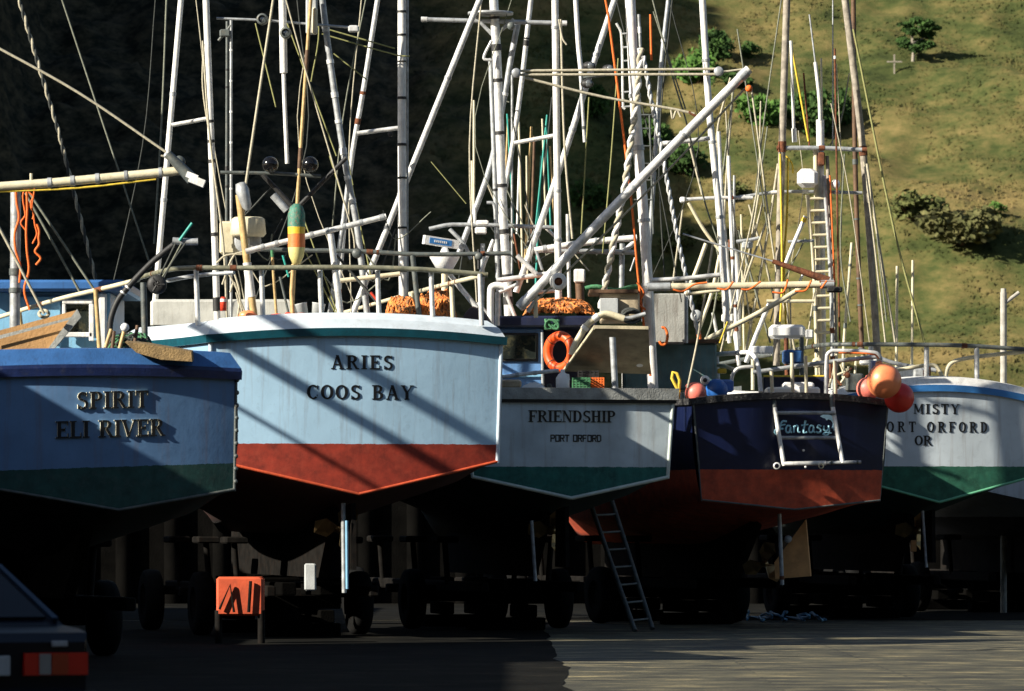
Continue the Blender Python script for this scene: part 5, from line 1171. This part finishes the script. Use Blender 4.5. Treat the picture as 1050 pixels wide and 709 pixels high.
# ================================================================== boat 5: white boat with green bottom at the right
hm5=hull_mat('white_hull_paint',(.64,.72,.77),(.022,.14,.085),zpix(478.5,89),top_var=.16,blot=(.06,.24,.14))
hu5=hull_mat('white_hull_dark_bottom',(.56,.62,.66),(.010,.035,.024),zpix(478.5,89))  # bottom colour darkened here in place of shade beneath the hull
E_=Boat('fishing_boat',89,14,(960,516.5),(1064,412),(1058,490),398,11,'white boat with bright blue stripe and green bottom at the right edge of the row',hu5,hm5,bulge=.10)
E_.sweep('rub_strip',[(-.05,-.06),(.05,-.06),(.055,.05),(-.05,.05)],M['misty_blue'])
E_.sweep('cap_rail',[(-.22,.051),(.03,.051),(-.03,.17),(-.22,.20)],M['white'])
E_.trim(mat('green_trim_paint',(.14,.42,.25),.3,0,.1,5),.022,False,True)
E_.name('MISTY',934,980.6,414.5,424.6,'letter',.007); E_.name('PORT ORFORD',896,1010,432.5,443.3,'letter',.007,stretch=.145); E_.name('OR',935,952.5,447,457,'letter',.007)
r=E_.pole('rail','dkgrey',2.2,.4,[(700,381,12),(760,369,7.5),(800,362,4),(835,355,1.6),(850,353.5,.6),(922,353.5,.3),(985,354.5,.3),(1060,359,.5)])
for x,y0 in ((893,354),(950,354.5),(1001.5,356)): E_.pole('rail_post','alu',2.7,.35,[(x,y0),(x,396)],parent=r)
E_.pole('rail','cream',2.2,.5,[(969,395),(971,380),(975,373),(984,369),(1010,365),(1060,360)]); E_.pole('rail','cream',2.0,.8,[(905,382),(930,378),(953,374.5),(960,376),(967,388)])
for x,y0,dy in ((772,367,6.5),(812,359,3)): E_.pole('rail_post','cream',2.0,dy,[(x,y0),(x,400)],parent=r)
E_.wbox('hold_hatch','white',905,376,950,392,3,.8,.03); E_.wbox('winch','galv',937,378,948,388,1.2,.25,.03); E_.pole('post','rust',2.6,1.2,[(952,375),(952,392)]); E_.pole('fishing_pole_cradle','galv',2.2,1.5,[(880,358),(915,372),(960,380)]); E_.wbox('reel_stand','whiteplastic',882,365,900,374,1.5,.3,.02)
for x0,y0,x1,y1,r_ in ((873.5,249,865,358,1.6),(920,273,919,378,1.5),(936,267,935,370,1.4)): E_.pole('whip_antenna','cream',r_,3.5,[(x0,y0),(x1,y1),(x1-.3,396)])
rr=random.Random(12)
for i in range(14):
    x=rr.uniform(850,900); E_.pole('fishing_gear','cream' if i%3 else 'rust',rr.uniform(.8,1.8),1.6,[(x,rr.uniform(362,385)),(x+rr.uniform(-12,12),rr.uniform(385,400))],n=6)
E_.rudder(M['steeldark'],[(.15,E_.zk-.1),(.7,E_.zk-.15),(.75,1.0),(.1,1.0)]); E_.pole('rudder_stock','galv',1.5,.15,[(946,524),(950,582)]); E_.wbox('zinc_block','rudderwood',934,554,940,566,.4,.08,.01)
E_.trailer('dark trailer under the white and green boat at the right')
# ================================================================== boat 6: next boat beyond the right edge
hm6=hull_mat('off_white_hull_paint',(.58,.62,.66),(.10,.10,.11),zpix(530,96),top_var=.12)
G=Boat('fishing_boat',96,14,(1100,524),(1196,420),(1190,504),412,10,'off-white boat at the right edge, hidden but for its rounded bottom',hm6,hm6)
G.sweep('cap_rail',[(-.2,0),(.05,0),(.05,.12),(-.2,.12)],M['greycap'])
G.trailer('dark trailer under the hidden off-white boat at the right edge')
for s_,l in TRAILERS:
    make_trailer(s_,l)
for s_,nm_ in ((S,'deep blue boat'),(A,'pale blue and red boat'),(B,'grey-white and green boat'),(C_,'navy and orange-red boat'),(E_,'white and green boat'),(G,'hidden off-white boat')):
    keel_blocks(s_,3.9,'crossed dark timber blocks under the stern end of the '+nm_)
    keel_blocks(s_,7.0,'crossed dark timber blocks under the middle of the '+nm_)

# gear small scatter under the rails of the decks
def lad_thing():
    mb=MB(); a0,a1=W(651,648,81.2),W(563,395,84.5); b0,b1=W(669,645,81.6),W(590,395,84.9); a0.z=max(a0.z,.02); b0.z=max(b0.z,.02)
    t=empty('leaning_ladder',(a0+b0)/2,0,'grey aluminium ladder leaning against the hulls between the grey-white and navy boats','ladder'); iv=inv_of((a0+b0)/2)
    for p,q in ((a0,a1),(b0,b1)): k=MB(); k.tube([p,q],.038,8); k.part('side_rail',M['dkgrey'],t,iv)
    for i in range(14):
        u=.04+i*.07; k=MB(); k.tube([a0.lerp(a1,u),b0.lerp(b1,u)],.018,6); k.part('rung',M['dkgrey'],t,iv)
lad_thing()
# blue rope on the ground
rr=random.Random(41); P=[]
for i in range(70):
    u=i/69; P.append(W(766+u*78+4*math.sin(i*.9),637,90.7)+Vector((0,1.6*math.sin(i*.37)+.7*math.sin(i*1.1),0)))
P=[Vector((p.x,p.y,.03+.02*abs(math.sin(i*1.7))+(.10*max(0,math.sin(i*.55)))**1.0)) for i,p in enumerate(P)]
thing_tube('blue_ground_rope','ltblue',P,.022,'tangled pale blue rope lying on the sunlit dock in front of the navy boat','rope')
# pale concrete post at right
k=MB(); D=99; k.tube([Vector((W(1029,540,D).x,D,0)),W(1029,300,D)],.062,10); k.tube([W(1029,306,D),W(1029,296,D)],[.062,.05],10); k.tube([W(1029,312,D),W(1045,300,D)],.035,8); k.thing('lamp_post',M['concrete'],'pale weathered post with a short arm at the right edge, behind the white boat','post')
# red hull panel and drum glimpsed beneath the boats
k=MB(); a=W(222,628,73.2); b_=W(270,588,73.2); k.bbox(((a.x+b_.x)/2,73.4,(a.z+b_.z)/2-.05),(b_.x-a.x,.5,b_.z-a.z),.03); 
k.tube([W(225,625,73.1),W(236,600,73.1),W(240,628,73.1)],.02,6,1); k.tube([W(255,628,73.1),W(257,596,73.1)],.025,6,1)
k.tube([W(224,626,73.2),Vector((W(224,626,73.2).x,73.2,0))],.05,8,1); k.tube([W(268,626,73.2),Vector((W(268,626,73.2).x,73.2,0))],.05,8,1); k.thing('red_bin',[M['red_bottom'],M['steeldark']],'red box on legs beneath the left end of the pale blue boat','bin')

# ------------------------------------------------------------------ car at the lower left
def car():
    D=32.6; p=W(108,640,D); yaw=R(24); loc=Vector((p.x,D,0)); t=empty('parked_car',loc,yaw,'dark blue saloon car with wide red tail lamps parked at the lower left corner','car')
    # local: x to the right (rear right corner at x=0), y forward
    W_=1.66; prof=[(0,.45),(.02,.62),(.0,.90),(.08,.955),(.62,.99),(1.25,1.36),(1.6,1.41),(2.4,1.40),(3.1,1.0),(4.25,.86),(4.4,.6),(4.38,.32),(3.9,.25),(.3,.25)]
    def half(y,z): 
        w_=W_/2-.03*max(0,(.5-z))-.24*max(0,(z-.95)/.45); 
        return w_-.10*max(0,(.35-y)/.35)**2-.12*max(0,(y-3.9)/.5)**2
    body=MB(); prof2=[]
    for i,(y,z) in enumerate(prof):
        y2,z2=prof[(i+1)%len(prof)]
        for u in (0,.5): prof2.append((y+(y2-y)*u,z+(z2-z)*u))
    n=len(prof2); cols=[-1,-.96,-.8,0,.8,.96,1]; vs=[]
    cy,cz=2.1,.75
    for c in cols:
        k=abs(c); sh=1-(.045 if k==1 else 0)
        for y,z in prof2: vs.append((c*half(y,z)-W_/2,cy+(y-cy)*sh,cz+(z-cz)*sh))
    fs=[]
    for i in range(len(cols)-1):
        for j in range(n): fs.append((i*n+j,(i+1)*n+j,(i+1)*n+(j+1)%n,i*n+(j+1)%n))
    body.add(vs,fs,0,False); body.add(vs[:n],[tuple(range(n))]); body.add(vs[-n:],[tuple(range(n-1,-1,-1))])
    body.part('body',M['carpaint'],t)
    def quad(nm,m_,P,d=(0,-.012,.012),par=t):
        k=MB(); q=len(P); D_=Vector(d); k.add([Vector(v)+D_ for v in P]+[Vector(v)-D_ for v in P],[tuple(range(q)),tuple(range(2*q-1,q-1,-1))]+[(i,q+i,q+(i+1)%q,(i+1)%q) for i in range(q)]); return k.part(nm,m_,par)
    X=lambda x,y,z: (x*half(y,z)-W_/2,y,z)
    rw=quad('rear_window',M['carglass'],[X(-.86,.68,1.03),X(.86,.68,1.03),X(.82,1.2,1.335),X(-.82,1.2,1.335)])
    quad('window_trim',M['cartrim'],[X(.90,.66,1.02),X(.95,.66,1.02),X(.92,1.22,1.35),X(.87,1.22,1.35)],(0,-.016,.016))
    for sg in (1,-1):
        l=quad('tail_lamp',M['carred'],[X(sg*.42,-.0,.70),X(sg*.97,.02,.70),X(sg*.97,.02,.835),X(sg*.42,-.0,.835)],(0,-.02,0))
        quad('amber_section',M['caramber'],[X(sg*.66,-.0,.705),X(sg*.80,-.0,.705),X(sg*.80,-.0,.83),X(sg*.66,-.0,.83)],(0,-.024,0),l)
        quad('reversing_lamp',M['carclear'],[X(sg*.55,-.0,.705),X(sg*.65,-.0,.705),X(sg*.65,-.0,.83),X(sg*.55,-.0,.83)],(0,-.024,0),l)
    bp=MB(); bp.bbox((-W_/2,-.02,.5),(W_-.06,.22,.20),.05); bp.part('bumper',M['black'],t)
    pl=MB(); pl.bbox((-W_/2,-.03,.76),(.42,.02,.12),.005); pl.part('number_plate_panel',M['greyplastic'],t)
    bd=MB(); bd.bbox((-.30,-.018,.89),(.10,.015,.035),.004); bd.part('badge',M['galv'],t)
    for y in (.85,3.5):
        for x in (-.1,-W_+.1):
            k=MB(); k.lathe([(.17,-.09),(.27,-.10),(.31,-.06),(.31,.06),(.27,.10),(.17,.09)],(x,y,.31),24,0,Matrix.Rotation(R(90),3,'Y')); wo=k.part('wheel',M['tyre'],t)
            k=MB(); k.lathe([(.001,-.08),(.15,-.07),(.17,-.09),(.17,.09),(.15,.07),(.001,.08)],(x,y,.31),18,0,Matrix.Rotation(R(90),3,'Y')); k.part('rim',M['galv'],wo)
car()
